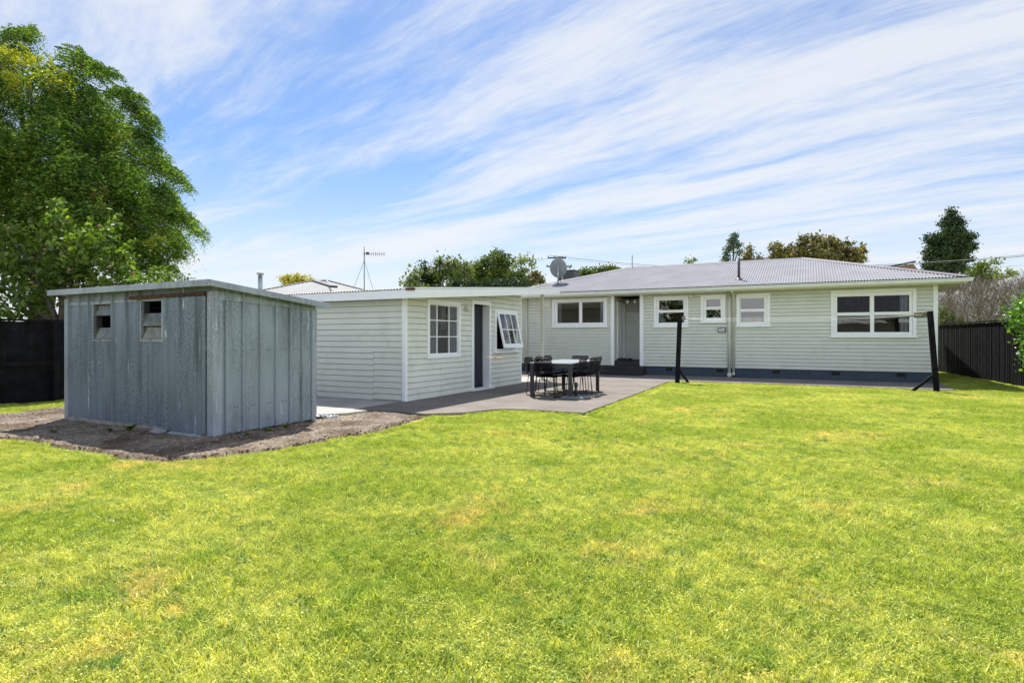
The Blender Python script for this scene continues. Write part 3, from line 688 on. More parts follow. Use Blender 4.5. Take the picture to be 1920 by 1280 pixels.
# roof
SLP = .305; w2 = 4.0
rf = MB(); rf.smooth = True
corrugated(rf, (ex0, ey0-.055, 2.932), (1, 0, 0), (0, 1, SLP), ex1-ex0, w2, True, True)
corrugated(rf, (ex1+.03, ey0, 2.925), (0, 1, 0), (-1, 0, SLP), 8.0, w2, True, True, up=Vector((SLP, 0, 1)))
corrugated(rf, (ex0-.03, ey0, 2.925), (0, 1, 0), (1, 0, SLP), 8.0, w2, True, True, up=Vector((-SLP, 0, 1)))
corrugated(rf, (ex0, ey1+.03, 2.925), (1, 0, 0), (0, -1, SLP), ex1-ex0, w2, True, True, up=Vector((0, SLP, 1)))
ro = rf.build('roof', 'roof_paint', HS)
rc = MB(); zt = 2.93+w2*SLP+.01
pts_ = [((ex0, ey0-.03, 2.945), (ex0+w2, ey0+w2, zt)), ((ex1, ey0-.03, 2.945), (ex1-w2, ey0+w2, zt)), ((ex0+w2, ey0+w2, zt), (ex1-w2, ey0+w2, zt)), ((ex0, ey1, 2.945), (ex0+w2, ey0+w2, zt)), ((ex1, ey1, 2.945), (ex1-w2, ey0+w2, zt))]
rc.smooth = True
for a, b_ in pts_:
    rc.tube([a, b_], .035, 8)
    a = Vector(a); b_ = Vector(b_); d_ = (b_-a).normalized(); sd_ = d_.cross(Vector((0, 0, 1))).normalized()*.15; dn = Vector((0, 0, -.03)) if abs(d_.z) < .01 else Vector((0, 0, -.012))
    rc.quad(a-sd_+dn, b_-sd_+dn, b_+Vector((0, 0, .02)), a+Vector((0, 0, .02))); rc.quad(a+sd_+dn, b_+sd_+dn, b_+Vector((0, 0, .02)), a+Vector((0, 0, .02)))
rc.build('ridge_cap', 'ridge_paint', ro)
# roof penetrations
def roofz(y): return 2.93+(y-ey0)*SLP
vp = MB(); vp.smooth = True; vp.tube([(-1.98, 20.2, roofz(20.2)-.02), (-1.98, 20.2, roofz(20.2)+.74)], .043, 10); vp.lathe((-1.98, 20.2, roofz(20.2)), [(.16, -.04), (.12, .02), (.06, .07)], 12); vp.build('vent_pipe', 'dark_metal', ro)
wh = MB(); wh.tube([(-6.4, 23.38, zt), (-6.4, 23.38, zt+.52)], .014, 6); wh.build('whip_aerial', 'dark_metal', ro)
ch = MB(); ch.box(-9.95, -9.42, 24.6, 25.3, 3.0, 4.33); ch.box(-9.98, -9.39, 24.57, 25.33, 4.331, 4.37); ch.build('chimney', 'dark_metal', ro)
# down pipes
dp = MB(); dp.smooth = True; dp.tube([(-2.245, 19.94, .12), (-2.245, 19.94, 2.79)], .05, 12); dp.tube([(-2.245, 19.94, .0), (-2.245, 19.94, .13)], .075, 12); dp.build('downpipe', 'pipe_paint', HS)
dp = MB(); dp.smooth = True; dp.tube([(-2.115, 19.95, .13), (-2.115, 19.95, 2.60), (-2.115, 19.86, 2.70), (-2.115, 19.5, 2.74), (-2.115, 19.42, 2.82)], .038, 12); dp.tube([(-2.115, 19.95, .14), (-2.115, 19.92, .10), (-2.115, 19.88, .08)], .044, 10); dp.build('downpipe', 'pipe_paint', HS)
dp = MB(); dp.smooth = True; dp.tube([(-9.58, 19.93, .0), (-9.58, 19.93, 2.79)], .045, 12); dp.build('downpipe', 'pipe_paint', HS)
vb = MB(); vb.box(-8.93, -8.58, 19.95, 19.995, 2.40, 2.76); vb.box(-8.83, -8.68, 19.93, 19.949, 2.50, 2.68); vb.build('extractor_vent', 'vent_white', HS, bevel=.006)
hose = MB(); hose.box(-2.60, -2.36, 19.93, 19.99, 1.47, 1.61); vo = hose.build('meter_frame', 'dark_metal', HS)
vo2 = MB(); vo2.box(-2.575, -2.385, 19.922, 19.929, 1.49, 1.59); vo2.tube([(-2.52, 19.92, 1.53), (-2.47, 19.91, 1.56), (-2.41, 19.92, 1.54)], .022, 8); vo2.build('meter_face', 'silver_plastic', vo)
cm = MB(); cm.smooth = True; cm.tube([(-3.42, 19.98, 2.70), (-3.42, 19.88, 2.70)], .022, 10); cm.tube([(-3.40, 19.90, 2.70), (-3.45, 19.80, 2.65)], .035, 10); cm.build('security_camera', 'white_paint', HS)
gt_ = MB(); gt_.box(-1.92, -1.38, 19.72, 19.95, -.02, .055); gt_.build('gully_trap', 'navy_block', HS, bevel=.01)
for i, (x0, x1) in enumerate(((2.42, 2.62),)):
    cu = MB(); n = 24; cu.smooth = True
    for k in range(n):
        xa = x0+(x1-x0)*k/n; xb = x0+(x1-x0)*(k+1)/n; ya = 20.12+.03*math.sin(k*1.7); yb = 20.12+.03*math.sin((k+1)*1.7)
        cu.quad((xa, ya, 1.35), (xb, yb, 1.35), (xb, yb, 2.62), (xa, ya, 2.62))
    cu.build('curtain', 'curtain', HS)
for x0, x1 in ((-8.43, -8.22), (-6.7, -6.5)):
    cu = MB(); n = 16; cu.smooth = True
    for k in range(n):
        xa = x0+(x1-x0)*k/n; xb = x0+(x1-x0)*(k+1)/n; ya = 20.14+.03*math.sin(k*1.7); yb = 20.14+.03*math.sin((k+1)*1.7)
        cu.quad((xa, ya, 1.75), (xb, yb, 1.75), (xb, yb, 2.65), (xa, ya, 2.65))
    cu.build('curtain', 'curtain', HS)
def pot(name, label, x, y, z, prof, mat, cat='pot'):
    p = MB(); p.smooth = True; p.lathe((x, y, z), prof, 14); o = p.build(name, mat); tag(o, label, cat); return o
shelf = MB(); shelf.box(-1.95, -1.1, 20.05, 20.17, 1.74, 1.775); shelf.build('window_shelf', 'white_paint', HS)
shelf = MB(); shelf.box(-3.05, -2.47, 20.05, 20.17, 1.88, 1.91); shelf.build('window_shelf', 'white_paint', HS)
pot('jar', 'small orange jar on the shelf behind the window right of the downpipes', -1.38, 20.12, 1.776, [(0, 0), (.055, 0), (.075, .05), (.07, .12), (.055, .14), (0, .14)], 'orange_clay', 'jar')
pot('bottle', 'small white bottle behind the smallest house window', -2.62, 20.11, 1.911, [(0, 0), (.04, 0), (.04, .1), (.015, .12), (.015, .15), (0, .15)], 'white_paint', 'bottle')

# ------------------------------------------------------------------ sleepout
SX, SY0, SY1, SXL = -7.25, 9.4, 14.68, -12.2
SL = thing('sleepout', 'low cream green weatherboard outbuilding with sloping white fascia beside the patio', 'outbuilding', (-9.7, 12, 0))
def rz(y): return 2.235+.0775*(y-9.1)         # roof top
ws = WF((SX, 0, 0), (0, 1, 0), (1, 0, 0))
sw = MB()
h1 = (10.14+.08, 11.46-.08, .86+.05, 2.10-.08)
o1, h1 = window(ws, SL, 10.14, 11.46, .86, 2.11, [], casing=.07, label='nine pane window left of the open doorway', skip_sill=True) if False else (None, h1)
f = MB(); ws.holed(f, 10.14, 11.46, .84, 2.12, -.02, .045, [h1]); wo1 = f.build('window', 'white_paint', SL, bevel=.004); wo1['label'] = 'nine pane window left of the open doorway'
ys_ = [h1[0]+.02, h1[0]+.345, h1[0]+.365, h1[0]+.80, h1[0]+.82, h1[1]-.02]; ys_ = [10.24, 10.52, 10.545, 11.0, 11.025, 11.36]
zs_ = [.945, 1.30, 1.32, 1.66, 1.68, 2.0]
pan = [(ys_[2*i], ys_[2*i+1], zs_[2*j], zs_[2*j+1]) for i in range(3) for j in range(3)]
s_ = MB(); ws.holed(s_, h1[0]+.001, h1[1]-.001, h1[2]+.001, h1[3]-.001, -.03, .012, pan); s_.build('sash', 'white_paint', wo1)
for q in pan:
    g = MB(); g.quad(ws.p(q[0], -.01, q[2]), ws.p(q[1], -.01, q[2]), ws.p(q[1], -.01, q[3]), ws.p(q[0], -.01, q[3])); g.build('glass', 'glass' if 10.53 < q[0] < 11.01 else 'obscure_glass', wo1)
# awning window
h2 = (13.22, 14.33, .99, 1.96)
f = MB(); ws.holed(f, 13.13, 14.42, .93, 2.03, -.02, .045, [h2]); wo2 = f.build('window', 'white_paint', SL, bevel=.004); wo2['label'] = 'six pane awning window propped open at its foot'
f = MB(); ws.box(f, 13.08, 14.47, -.01, .11, .885, .93); f.build('sill', 'white_paint', wo2, bevel=.005)
TA = math.radians(13); hinge = h2[3]-.005
class TW(WF):
    def p(s, u, n, z):
        dz = z-hinge; return s.O+s.U*u+s.N*(.02+n*math.cos(TA)-dz*math.sin(TA))+Vector((0, 0, hinge+dz*math.cos(TA)+n*math.sin(TA)))
wt = TW((SX, 0, 0), (0, 1, 0), (1, 0, 0))
yy = [13.30, 13.60, 13.63, 13.92, 13.95, 14.25]; zz = [1.10, 1.47, 1.495, 1.90]
pan2 = [(yy[2*i], yy[2*i+1], zz[2*j], zz[2*j+1]) for i in range(3) for j in range(2)]
f = MB(); wt.holed(f, 13.225, 14.325, .985, 1.955, .0, .04, pan2); f.build('sash', 'white_paint', wo2, bevel=.003)
for q in pan2:
    g = MB(); g.quad(wt.p(q[0], .02, q[2]), wt.p(q[1], .02, q[2]), wt.p(q[1], .02, q[3]), wt.p(q[0], .02, q[3])); g.build('glass', 'glass', wo2)
# door
hd_ = (12.10, 12.78, .06, 2.10)
f = MB(); ws.holed(f, 11.97, 12.90, .045, 2.20, -.03, .05, [(12.06, 12.82, .045, 2.11)]); ws.box(f, 11.93, 12.97, -.10, .12, .0, .045)
ws.box(f, 12.82, 12.835, -.16, -.031, .045, 2.11); ws.box(f, 12.045, 12.06, -.12, -.031, .045, 2.11)
do2 = f.build('door_frame', 'white_paint', SL, bevel=.004)
dk = paint('door_navy', (.010, .013, .024), .5, var=.15, scale=12)
f = MB(); ws.box(f, 12.065, 12.81, -.21, -.165, .06, 2.10)
for k in range(8): ws.box(f, 12.065+k*.092, 12.065+k*.092+.084, -.165, -.160, .08, 2.08)
dz_ = f.build('door', 'door_navy', SL)
f = MB(); f.smooth = True; f.tube([ws.p(12.16, -.162, 1.05), ws.p(12.16, -.11, 1.05), ws.p(12.25, -.11, 1.05)], .01, 6); f.build('door_handle', 'zinc', dz_)
hole_d = (12.04, 12.84, 0, 2.12)
sw = MB()
ws.siding(sw, SY0, SY1, .0, lambda y: rz(y)-.06, .122, [h1, h2, hole_d], joints=[(10.62, 1, -.0)])
wfr = WF((0, SY0, 0), (1, 0, 0), (0, -1, 0)); wfr.siding(sw, SXL, SX, .0, 2.20, .122, joints=[(-8.05, 1, .02)])
wrr = WF((0, SY1, 0), (1, 0, 0), (0, 1, 0)); wrr.siding(sw, SXL, SX, .0, 2.60, .122)
wll = WF((SXL, 0, 0), (0, 1, 0), (-1, 0, 0)); wll.siding(sw, SY0, SY1, .0, lambda y: rz(y)-.06, .122)
sw.build('wall', 'sleepout_paint', SL)
for (yy0, yy1) in ((10.66, 10.664),):
    j = MB(); ws.box(j, yy0, yy1-.001, .0, .018, .01, .60); j.build('board_joint', 'pipe_paint', SL)
j = MB(); wfr.box(j, -8.052, -8.049, .0, .020, .01, 1.0); j.build('board_joint', 'pipe_paint', SL)
cb = MB(); cb.box(SX-.05, SX+.035, SY0-.035, SY0+.05, -.0, 2.16); cb.build('corner_board', 'white_paint', SL, bevel=.004)
cb = MB(); cb.box(SX-.03, SX+.03, SY1-.02, SY1+.03, 0, 2.58); cb.build('corner_board', 'white_paint', SL)
# interior of the sleepout
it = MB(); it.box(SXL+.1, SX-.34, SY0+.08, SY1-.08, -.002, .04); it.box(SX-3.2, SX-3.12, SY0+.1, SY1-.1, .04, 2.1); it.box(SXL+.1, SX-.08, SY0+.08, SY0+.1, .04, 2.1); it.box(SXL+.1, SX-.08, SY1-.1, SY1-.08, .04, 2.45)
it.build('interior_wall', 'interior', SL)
for (a0, a1, q0, q1) in ((10.2, 10.48, .9, 2.02), (11.2, 11.42, .9, 2.02), (14.0, 14.33, .98, 1.95)):
    cu = MB(); cu.smooth = True; n = 18
    for k in range(n):
        ya = a0+(a1-a0)*k/n; yb = a0+(a1-a0)*(k+1)/n
        cu.quad((SX-.16+.03*math.sin(k*1.5), ya, q0), (SX-.16+.03*math.sin(k*1.5+1.5), yb, q0), (SX-.16+.03*math.sin(k*1.5+1.5), yb, q1), (SX-.16+.03*math.sin(k*1.5), ya, q1))
    cu.build('curtain', 'curtain', SL)
# roof
RX0, RX1, RY0, RY1 = -12.5, -6.75, 9.1, 16.4
rr_ = MB(); rr_.smooth = True
corrugated(rr_, (RX0, RY0-.05, rz(RY0)+.012), (1, 0, 0), (0, 1, .0775), RX1-RX0-.32, RY1-RY0, pitch=.0762, amp=.010)
rso = rr_.build('roof', 'old_zinc_roof', SL)
fl = MB(); fl.hexa([(RX1-.33, RY0-.04, rz(RY0)+.0), (RX1+.012, RY0-.04, rz(RY0)), (RX1+.012, RY1, rz(RY1)), (RX1-.33, RY1, rz(RY1)), (RX1-.33, RY0-.04, rz(RY0)+.03), (RX1+.012, RY0-.04, rz(RY0)+.03), (RX1+.012, RY1, rz(RY1)+.03), (RX1-.33, RY1, rz(RY1)+.03)])
fl.build('flashing', 'white_paint', rso)
fl = MB(); fl.box(RX1-.20, RX1+.016, RY0-.075, RY0-.042, rz(RY0)-.02, rz(RY0)+.02); fl.build('rusty_flashing', 'rust', rso)
un = MB(); un.hexa([(RX0+.03, RY0+.03, rz(RY0)-.045), (RX1-.03, RY0+.03, rz(RY0)-.045), (RX1-.03, RY1, rz(RY1)-.045), (RX0+.03, RY1, rz(RY1)-.045), (RX0+.03, RY0+.03, rz(RY0)-.02), (RX1-.03, RY0+.03, rz(RY0)-.02), (RX1-.03, RY1, rz(RY1)-.02), (RX0+.03, RY1, rz(RY1)-.02)])
un.build('roof_lining', 'cream_soffit', rso)
def rake(mb, x0, x1, y0, y1, dt, db):
    mb.hexa([(x0, y0, rz(y0)-db), (x1, y0, rz(y0)-db), (x1, y1, rz(y1)-db), (x0, y1, rz(y1)-db), (x0, y0, rz(y0)-dt), (x1, y0, rz(y0)-dt), (x1, y1, rz(y1)-dt), (x0, y1, rz(y1)-dt)])
fa = MB(); rake(fa, RX1-.025, RX1, RY0, RY1, .003, .175); fa.box(RX0, RX1, RY0-.03, RY0-.002, rz(RY0)-.175, rz(RY0)-.006); fa.build('fascia', 'white_paint', SL)
fa = MB(); fa.box(RX0, SX, SY0-.05, SY0-.024, 2.10, 2.16); fa.build('frieze_board', 'white_paint', SL)
po = MB(); po.box(-7.3, -7.22, 16.2, 16.28, .0, rz(16.2)-.06); po.build('post', 'pipe_paint', SL); po = MB(); po.box(-12.2, -12.1, 16.2, 16.3, 0, rz(16.2)-.06); po.build('post', 'pipe_paint', SL)
wl_ = MB(); wl_.smooth = True; wl_.tube([ws.p(11.70, .02, 1.99), ws.p(11.70, .08, 1.99)], .05, 12); wl_.tube([ws.p(11.70, .07, 1.99), ws.p(11.70, .10, 1.92)], [.035, .045], 10); wl_.build('wall_lamp', 'pipe_paint', SL)

# ------------------------------------------------------------------ metal shed
SH = thing('metal_shed', 'old galvanised ribbed metal garden shed on a bare soil pad', 'shed', (-8.7, 5.8, 0))
ax0, ax1, ay0, ay1 = -10.54, -6.93, 4.95, 6.70
wsf = WF((0, ay0, 0), (1, 0, 0), (0, -1, 0)); wss = WF((ax1, 0, 0), (0, 1, 0), (1, 0, 0))
ZT = 1.955
qx0, qx1, qy0, qy1 = -10.72, -6.78, 4.78, 6.85
def sr(y): return 2.02-(y-qy0)*.098
def zs(y): return sr(y)-.031
def ribs(wf_, mb, u0, u1, z0, zt_, ribl, holes=(), h=.018, w=.022, n0=0):
    """pan panels with raised trapezoid ribs at given u"""
    us = [u0]
    prof = [(u0, 0)]
    for r_ in ribl: prof += [(r_-w, 0), (r_-w*.5, h), (r_+w*.5, h), (r_+w, 0)]
    prof.append((u1, 0))
    cuts = sorted({q for hh in holes for q in hh[:2]})
    # insert cut points
    P_ = []
    for i in range(len(prof)-1):
        a, b_ = prof[i], prof[i+1]; P_.append(a)
        for c_ in cuts:
            if a[0] < c_ < b_[0]: t = (c_-a[0])/(b_[0]-a[0]); P_.append((c_, a[1]+(b_[1]-a[1])*t))
    P_.append(prof[-1])
    zf = zt_ if callable(zt_) else (lambda u: zt_)
    for i in range(len(P_)-1):
        (a, na), (b_, nb) = P_[i], P_[i+1]; cu = (a+b_)/2
        segs = [(z0, None)]
        for hh in holes:
            if hh[0] < cu < hh[1]: segs = [(z0, hh[2]), (hh[3], None)]
        for q0, q1 in segs:
            ta = q1 if q1 is not None else zf(a); tb = q1 if q1 is not None else zf(b_)
            mb.quad(wf_.p(a, na+n0, q0), wf_.p(b_, nb+n0, q0), wf_.p(b_, nb+n0, tb), wf_.p(a, na+n0, ta))
W1 = (-9.72, -9.25, 1.27, 1.80); W2 = (-8.50, -8.02, 1.27, 1.83)
f = MB()
ribs(wsf, f, ax0, -7.97, .045, zs(ay0), [-10.42, -10.13, -9.86, -9.54, -9.23, -8.89, -8.56, -8.27], [W1, W2], h=.03, w=.026)
ribs(wsf, f, -7.97, ax1, 1.80, zs(ay0), [], n0=.0)
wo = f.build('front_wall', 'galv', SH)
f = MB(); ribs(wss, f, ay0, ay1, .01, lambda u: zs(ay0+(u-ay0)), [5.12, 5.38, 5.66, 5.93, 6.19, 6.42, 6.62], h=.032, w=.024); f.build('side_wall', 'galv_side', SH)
f = MB(); f.quad((ax0, ay1, 0), (ax1, ay1, 0), (ax1, ay1, zs(ay1)), (ax0, ay1, zs(ay1))); f.quad((ax0, ay0, 0), (ax0, ay1, 0), (ax0, ay1, zs(ay1)), (ax0, ay0, zs(ay0))); f.build('rear_wall', 'galv', SH)
f = MB(); ribs(wsf, f, -7.96, -7.06, .015, 1.845, [-7.88, -7.60, -7.26], h=.03, w=.028, n0=.035)
f.quad(wsf.p(-7.96, .0, .015), wsf.p(-7.96, .035, .015), wsf.p(-7.96, .035, 1.845), wsf.p(-7.96, 0, 1.845)); f.quad(wsf.p(-7.06, .0, .015), wsf.p(-7.06, .035, .015), wsf.p(-7.06, .035, 1.845), wsf.p(-7.06, 0, 1.845)); f.quad(wsf.p(-7.96, 0, 1.845), wsf.p(-7.06, 0, 1.845), wsf.p(-7.06, .035, 1.845), wsf.p(-7.96, .035, 1.845))
f.box(-7.06, -7.035, ay0-.004, ay0-.001, 0, 1.85)
f.build('sliding_door', 'galv', SH)
f = MB(); f.box(-7.052, -7.04, ay0-.02, ay0-.0045, .02, 1.86); f.build('door_gap', 'interior_dark', SH)
f = MB(); f.box(ax1-.105, ax1+.004, ay0-.024, ay0+.0, .0, ZT-.05); f.box(ax1+.0045, ax1+.022, ay0-.024, ay0+.10, .0, ZT-.05); f.build('corner_trim', 'galv_trim', SH)
f = MB(); f.box(ax0-.01, ax0+.09, ay0-.022, ay0, .02, ZT-.05); f.build('corner_trim', 'galv_trim', SH, bevel=.004)
f = MB(); f.box(ax1, ax1+.024, ay1-.09, ay1+.01, 0, ZT-.21); f.build('corner_trim', 'galv_trim', SH, bevel=.004)
f = MB(); f.box(ax0+.10, -8.0, ay0-.006, ay0-.001, 1.812, 1.845); f.box(ax0+.10, W1[0]-.03, ay0-.018, ay0-.0065, 1.80, 1.815)
f.build('head_rail', 'galv_trim', SH)
f = MB(); n = 22; x0_, x1_ = -8.72, -7.04
for k in range(n):
    a = x0_+(x1_-x0_)*k/n; b_ = x0_+(x1_-x0_)*(k+1)/n; z = 1.868+.012*k/n; f.box(a, b_, ay0-.058-R.uniform(0, .006), ay0-.037, z-.022-R.uniform(0, .008), z+.022)
f.build('door_track', 'rust', SH)
f = MB(); f.hexa([(ax1+.001, ay0+.10, ZT-.16), (ax1+.0225, ay0+.10, ZT-.16), (ax1+.0225, ay1, ZT-.235), (ax1+.001, ay1, ZT-.235), (ax1+.001, ay0+.10, ZT-.05), (ax1+.0225, ay0+.10, ZT-.05), (ax1+.0225, ay1, ZT-.215), (ax1+.001, ay1, ZT-.215)]); f.build('gable_flashing', 'galv_side', SH)
f = MB(); f.box(ax0-.01, ax1-.06, ay0-.012, ay1-.02, -.08, .044); f.build('base', 'concrete_base', SH)
f = MB()
for k, y in enumerate((5.02, 5.25, 5.30, 5.52, 5.57, 5.80, 5.84, 6.06, 6.12, 6.30, 6.36, 6.55)):
    for z in (1.12, .35): f.smooth = True; f.tube([wss.p(y, .0, z), wss.p(y, .007, z)], .007, 6)
so_ = f.build('rivets', 'dark_metal', SH); so_['kind'] = 'stuff'
# louvre windows
for (W, lab, bl) in ((W1, 'left louvre window with its middle blade missing', (0, 2)), (W2, 'right louvre window with its top blade missing', (1, 2))):
    f = MB(); wsf.holed(f, W[0]-.035, W[1]+.035, W[2]-.035, W[3]+.03, -.02, .020, [W]); wo = f.build('window', 'galv_trim', SH); wo['label'] = lab
    f = MB(); wsf.box(f, W[0]-.001, W[0]+.012, -.10, -.021, W[2], W[3]); f.build('channel', 'dark_metal', wo)
    f = MB(); wsf.box(f, W[1]-.012, W[1]+.001, -.10, -.021, W[2], W[3]); f.build('channel', 'dark_metal', wo)
    hh = (W[3]-W[2])/3
    for k in bl:
        z1_ = W[3]-k*hh; f = MB(); f.hexa([wsf.p(W[0]+.013, .01, z1_-hh+.005), wsf.p(W[1]-.013, .01, z1_-hh+.005), wsf.p(W[1]-.013, .004, z1_-hh), wsf.p(W[0]+.013, .004, z1_-hh), wsf.p(W[0]+.013, -.03, z1_-.003), wsf.p(W[1]-.013, -.03, z1_-.003), wsf.p(W[1]-.013, -.036, z1_-.005), wsf.p(W[0]+.013, -.036, z1_-.005)])
        f.build('glass_blade', 'shed_glass', wo)
# shed roof
f = MB(); f.hexa([(qx0, qy0, sr(qy0)-.03), (qx1, qy0, sr(qy0)-.03), (qx1, qy1, sr(qy1)-.03), (qx0, qy1, sr(qy1)-.03), (qx0, qy0, sr(qy0)-.004), (qx1, qy0, sr(qy0)-.004), (qx1, qy1, sr(qy1)-.004), (qx0, qy1, sr(qy1)-.004)])
for k in range(13):
    x = qx0+.15+k*.3
    f.hexa([(x-.03, qy0, sr(qy0)-.004), (x+.03, qy0, sr(qy0)-.004), (x+.03, qy1, sr(qy1)-.004), (x-.03, qy1, sr(qy1)-.004), (x-.015, qy0, sr(qy0)+.018), (x+.015, qy0, sr(qy0)+.018), (x+.015, qy1, sr(qy1)+.018), (x-.015, qy1, sr(qy1)+.018)])
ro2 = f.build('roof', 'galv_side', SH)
f = MB(); f.box(qx0, qx1, qy0-.012, qy0, sr(qy0)-.065, sr(qy0)+.02)
f.hexa([(qx1, qy0-.012, sr(qy0)-.062), (qx1+.012, qy0-.012, sr(qy0)-.062), (qx1+.012, qy1, sr(qy1)-.062), (qx1, qy1, sr(qy1)-.062), (qx1, qy0-.012, sr(qy0)+.02), (qx1+.012, qy0-.012, sr(qy0)+.02), (qx1+.012, qy1, sr(qy1)+.02), (qx1, qy1, sr(qy1)+.02)])
f.hexa([(qx1-.09, qy0, sr(qy0)+.0185), (qx1-.0, qy0, sr(qy0)+.0185), (qx1-.0, qy1, sr(qy1)+.0185), (qx1-.09, qy1, sr(qy1)+.0185), (qx1-.09, qy0, sr(qy0)+.021), (qx1-.0, qy0, sr(qy0)+.021), (qx1-.0, qy1, sr(qy1)+.021), (qx1-.09, qy1, sr(qy1)+.021)])
f.build('barge_flashing', 'galv_trim', ro2, bevel=.003)
# bits on the ground by the shed
f = MB(); f.hexa([(-8.00, 4.76, -.005), (-7.80, 4.76, -.005), (-7.80, 4.86, .0), (-8.00, 4.86, .0), (-8.00, 4.76, .022), (-7.80, 4.76, .018), (-7.80, 4.86, .035), (-8.00, 4.86, .04)])
tag(f.build('board_offcut', 'timber_offcut'), 'short pale grey board offcut lying below the shed door', 'board')
f = MB(); f.hexa([(-7.74, 4.83, -.01), (-7.10, 4.83, -.01), (-7.10, 4.89, -.01), (-7.74, 4.89, -.01), (-7.74, 4.83, .010), (-7.10, 4.83, .010), (-7.10, 4.89, .018), (-7.74, 4.89, .018)])
tag(f.build('plank', 'timber_offcut'), 'long thin grey plank lying along the foot of the shed front', 'plank')
# crumpled sheet
n = 22; f = MB(); gx = np.linspace(-7.42, -6.78, n); gy = np.linspace(6.86, 7.14, 14)
for x in gx:
    for y in gy: f.v.append((x+R.uniform(-.01, .01), y+R.uniform(-.02, .02), -.02+R.uniform(0, .06)))
for i in range(n-1):
    for j in range(13): a = i*14+j; f.f.append((a, a+14, a+15, a+1))
tag(f.build('plastic_sheet', 'silver_plastic'), 'crumpled silvery plastic sheet beside the shed corner', 'sheet')

# ------------------------------------------------------------------ weeds
def weed(name, label, x, y, z, n, h, mat='mid_leaf', group=None):
    t = thing(name, label, 'weed', (x, y, z), group); V = []
    for k in range(n):
        a = R.uniform(0, 6.28); ln = h*R.uniform(.5, 1); w = ln*.16; dx, dy = math.cos(a), math.sin(a)
        p0 = Vector((x, y, z)); p1 = p0+Vector((dx*ln*.4, dy*ln*.4, ln*.55)); p2 = p0+Vector((dx*ln*.85, dy*ln*.85, ln*R.uniform(.45, .9))); s = Vector((-dy, dx, 0))*w
        V += [p0-s*.2, p0+s*.2, p1+s, p1-s, p1-s, p1+s, p2+s*.1, p2-s*.1]
    o = npmesh('leaves', np.array([tuple(v) for v in V]), 4, mat, t)
    return t
for i, (x, y, n, h, lab) in enumerate(((-9.15, 4.15, 14, .10, 'small broad leafed weed in the soil left of the shed front'), (-8.45, 4.75, 30, .14, 'grassy weed tuft against the middle of the shed front'),
        (-8.65, 4.6, 22, .09, 'low weed tuft left of the grassy clump at the shed front'), (-6.62, 5.55, 34, .10, 'weed tuft at the middle of the shed side wall'), (-6.68, 5.9, 30, .11, 'weed tuft at the shed side wall nearest its far corner'), (-6.66, 5.25, 24, .08, 'weed tuft at the shed side wall nearest the front corner'))):
    weed('weed', lab, x, y, -.02, n, h, 'mid_leaf', 'weeds in the soil round the shed')

# ------------------------------------------------------------------ table, chairs, parasol base
TB = thing('outdoor_table', 'dark framed rectangular outdoor dining table with grey top', 'table', (-4.93, 12.4, 0))
TB_ROT = math.radians(2)
def tp(x, y, z): return (x, y, z)
f = MB(); f.box(-.48, .48, -1.05, 1.05, .725, .75)
def built(mb, name, mat, root, **k):
    loc = root.location.copy(); root.location = (0, 0, 0); o = mb.build(name, mat, root, **k); root.location = loc; return o
built(f, 'tabletop', 'table_top', TB, bevel=.004)
f = MB(); f.box(-.455, .455, -1.03, -1.005, .645, .724); f.box(-.455, .455, 1.005, 1.03, .645, .724); f.box(-.475, -.456, -1.03, 1.03, .645, .724); f.box(.456, .475, -1.03, 1.03, .645, .724); built(f, 'apron', 'table_dark', TB)
for sx in (-1, 1):
    for sy in (-1, 1):
        f = MB(); cx, cy = sx*.438, sy*1.0; f.box(cx-.036, cx+.036, cy-.036, cy+.036, 0, .7235); built(f, 'leg', 'table_dark', TB, bevel=.004)
TB.rotation_euler.z = TB_ROT
CH = thing('outdoor_chair', 'x', 'chair')
f = MB(); f.smooth = True; r = .0075
for sx in (-1, 1):
    x = sx*.235; r = .009                       # sled side frame: front leg, runner, rear leg
    f.tube([(x*.93, -.20, .445), (x, -.235, .03), (x, -.225, .009), (x, -.20, .008), (x, .20, .008), (x, .235, .009), (x, .245, .03), (x*.93, .20, .445)], r, 6)
    f.tube([(x*.9, -.22, .45), (x*.9, .20, .44), (x*.9, .25, .52), (x*.86, .325, .82)], r, 6)
f.tube([(-.202, .325, .82), (-.15, .33, .842), (.15, .33, .842), (.202, .325, .82)], r, 6); f.tube([(-.21, -.22, .45), (.21, -.22, .45)], r, 6); f.tube([(-.21, .20, .44), (.21, .20, .44)], r, 6)
f.build('frame', 'black_metal', CH)
f = MB(); f.smooth = True
for k in range(24):
    t = -.215+k*.0178; f.tube([(-.212, t, .452), (0, t, .440), (.212, t, .452)], .0078, 5, cap=False)
f.build('seat', 'black_rope', CH)
f = MB(); f.smooth = True
for k in range(24):
    t = k/23; y = .25+.075*t-.004; z = .50+.325*t; f.tube([(-.212+.008*t, y, z), (0, y+.03, z), (.212-.008*t, y, z)], .0060, 5, cap=False)
f.build('backrest', 'black_rope', CH)
chairs = [(-5.38, 11.95, 88, 'black cord chair on the outbuilding side of the table, nearest the lawn'),
          (-5.34, 12.48, 92, 'black cord chair in the middle of the side facing the outbuilding'),
          (-5.36, 13.00, 86, 'black cord chair on the outbuilding side of the table, nearest the house'),
          (-4.64, 11.84, -92, 'black cord chair on the open lawn side of the table, nearest the camera'),
          (-4.60, 12.33, -87, 'black cord chair in the middle of the side facing the open lawn'),
          (-4.62, 12.82, -91, 'black cord chair on the open lawn side of the table, nearest the porch steps'),
          (-5.02, 11.60, 177, 'black cord chair with its back to the camera at the near end of the table'),
          (-5.02, 13.28, 4, 'black cord chair at the far end of the table facing the camera')]
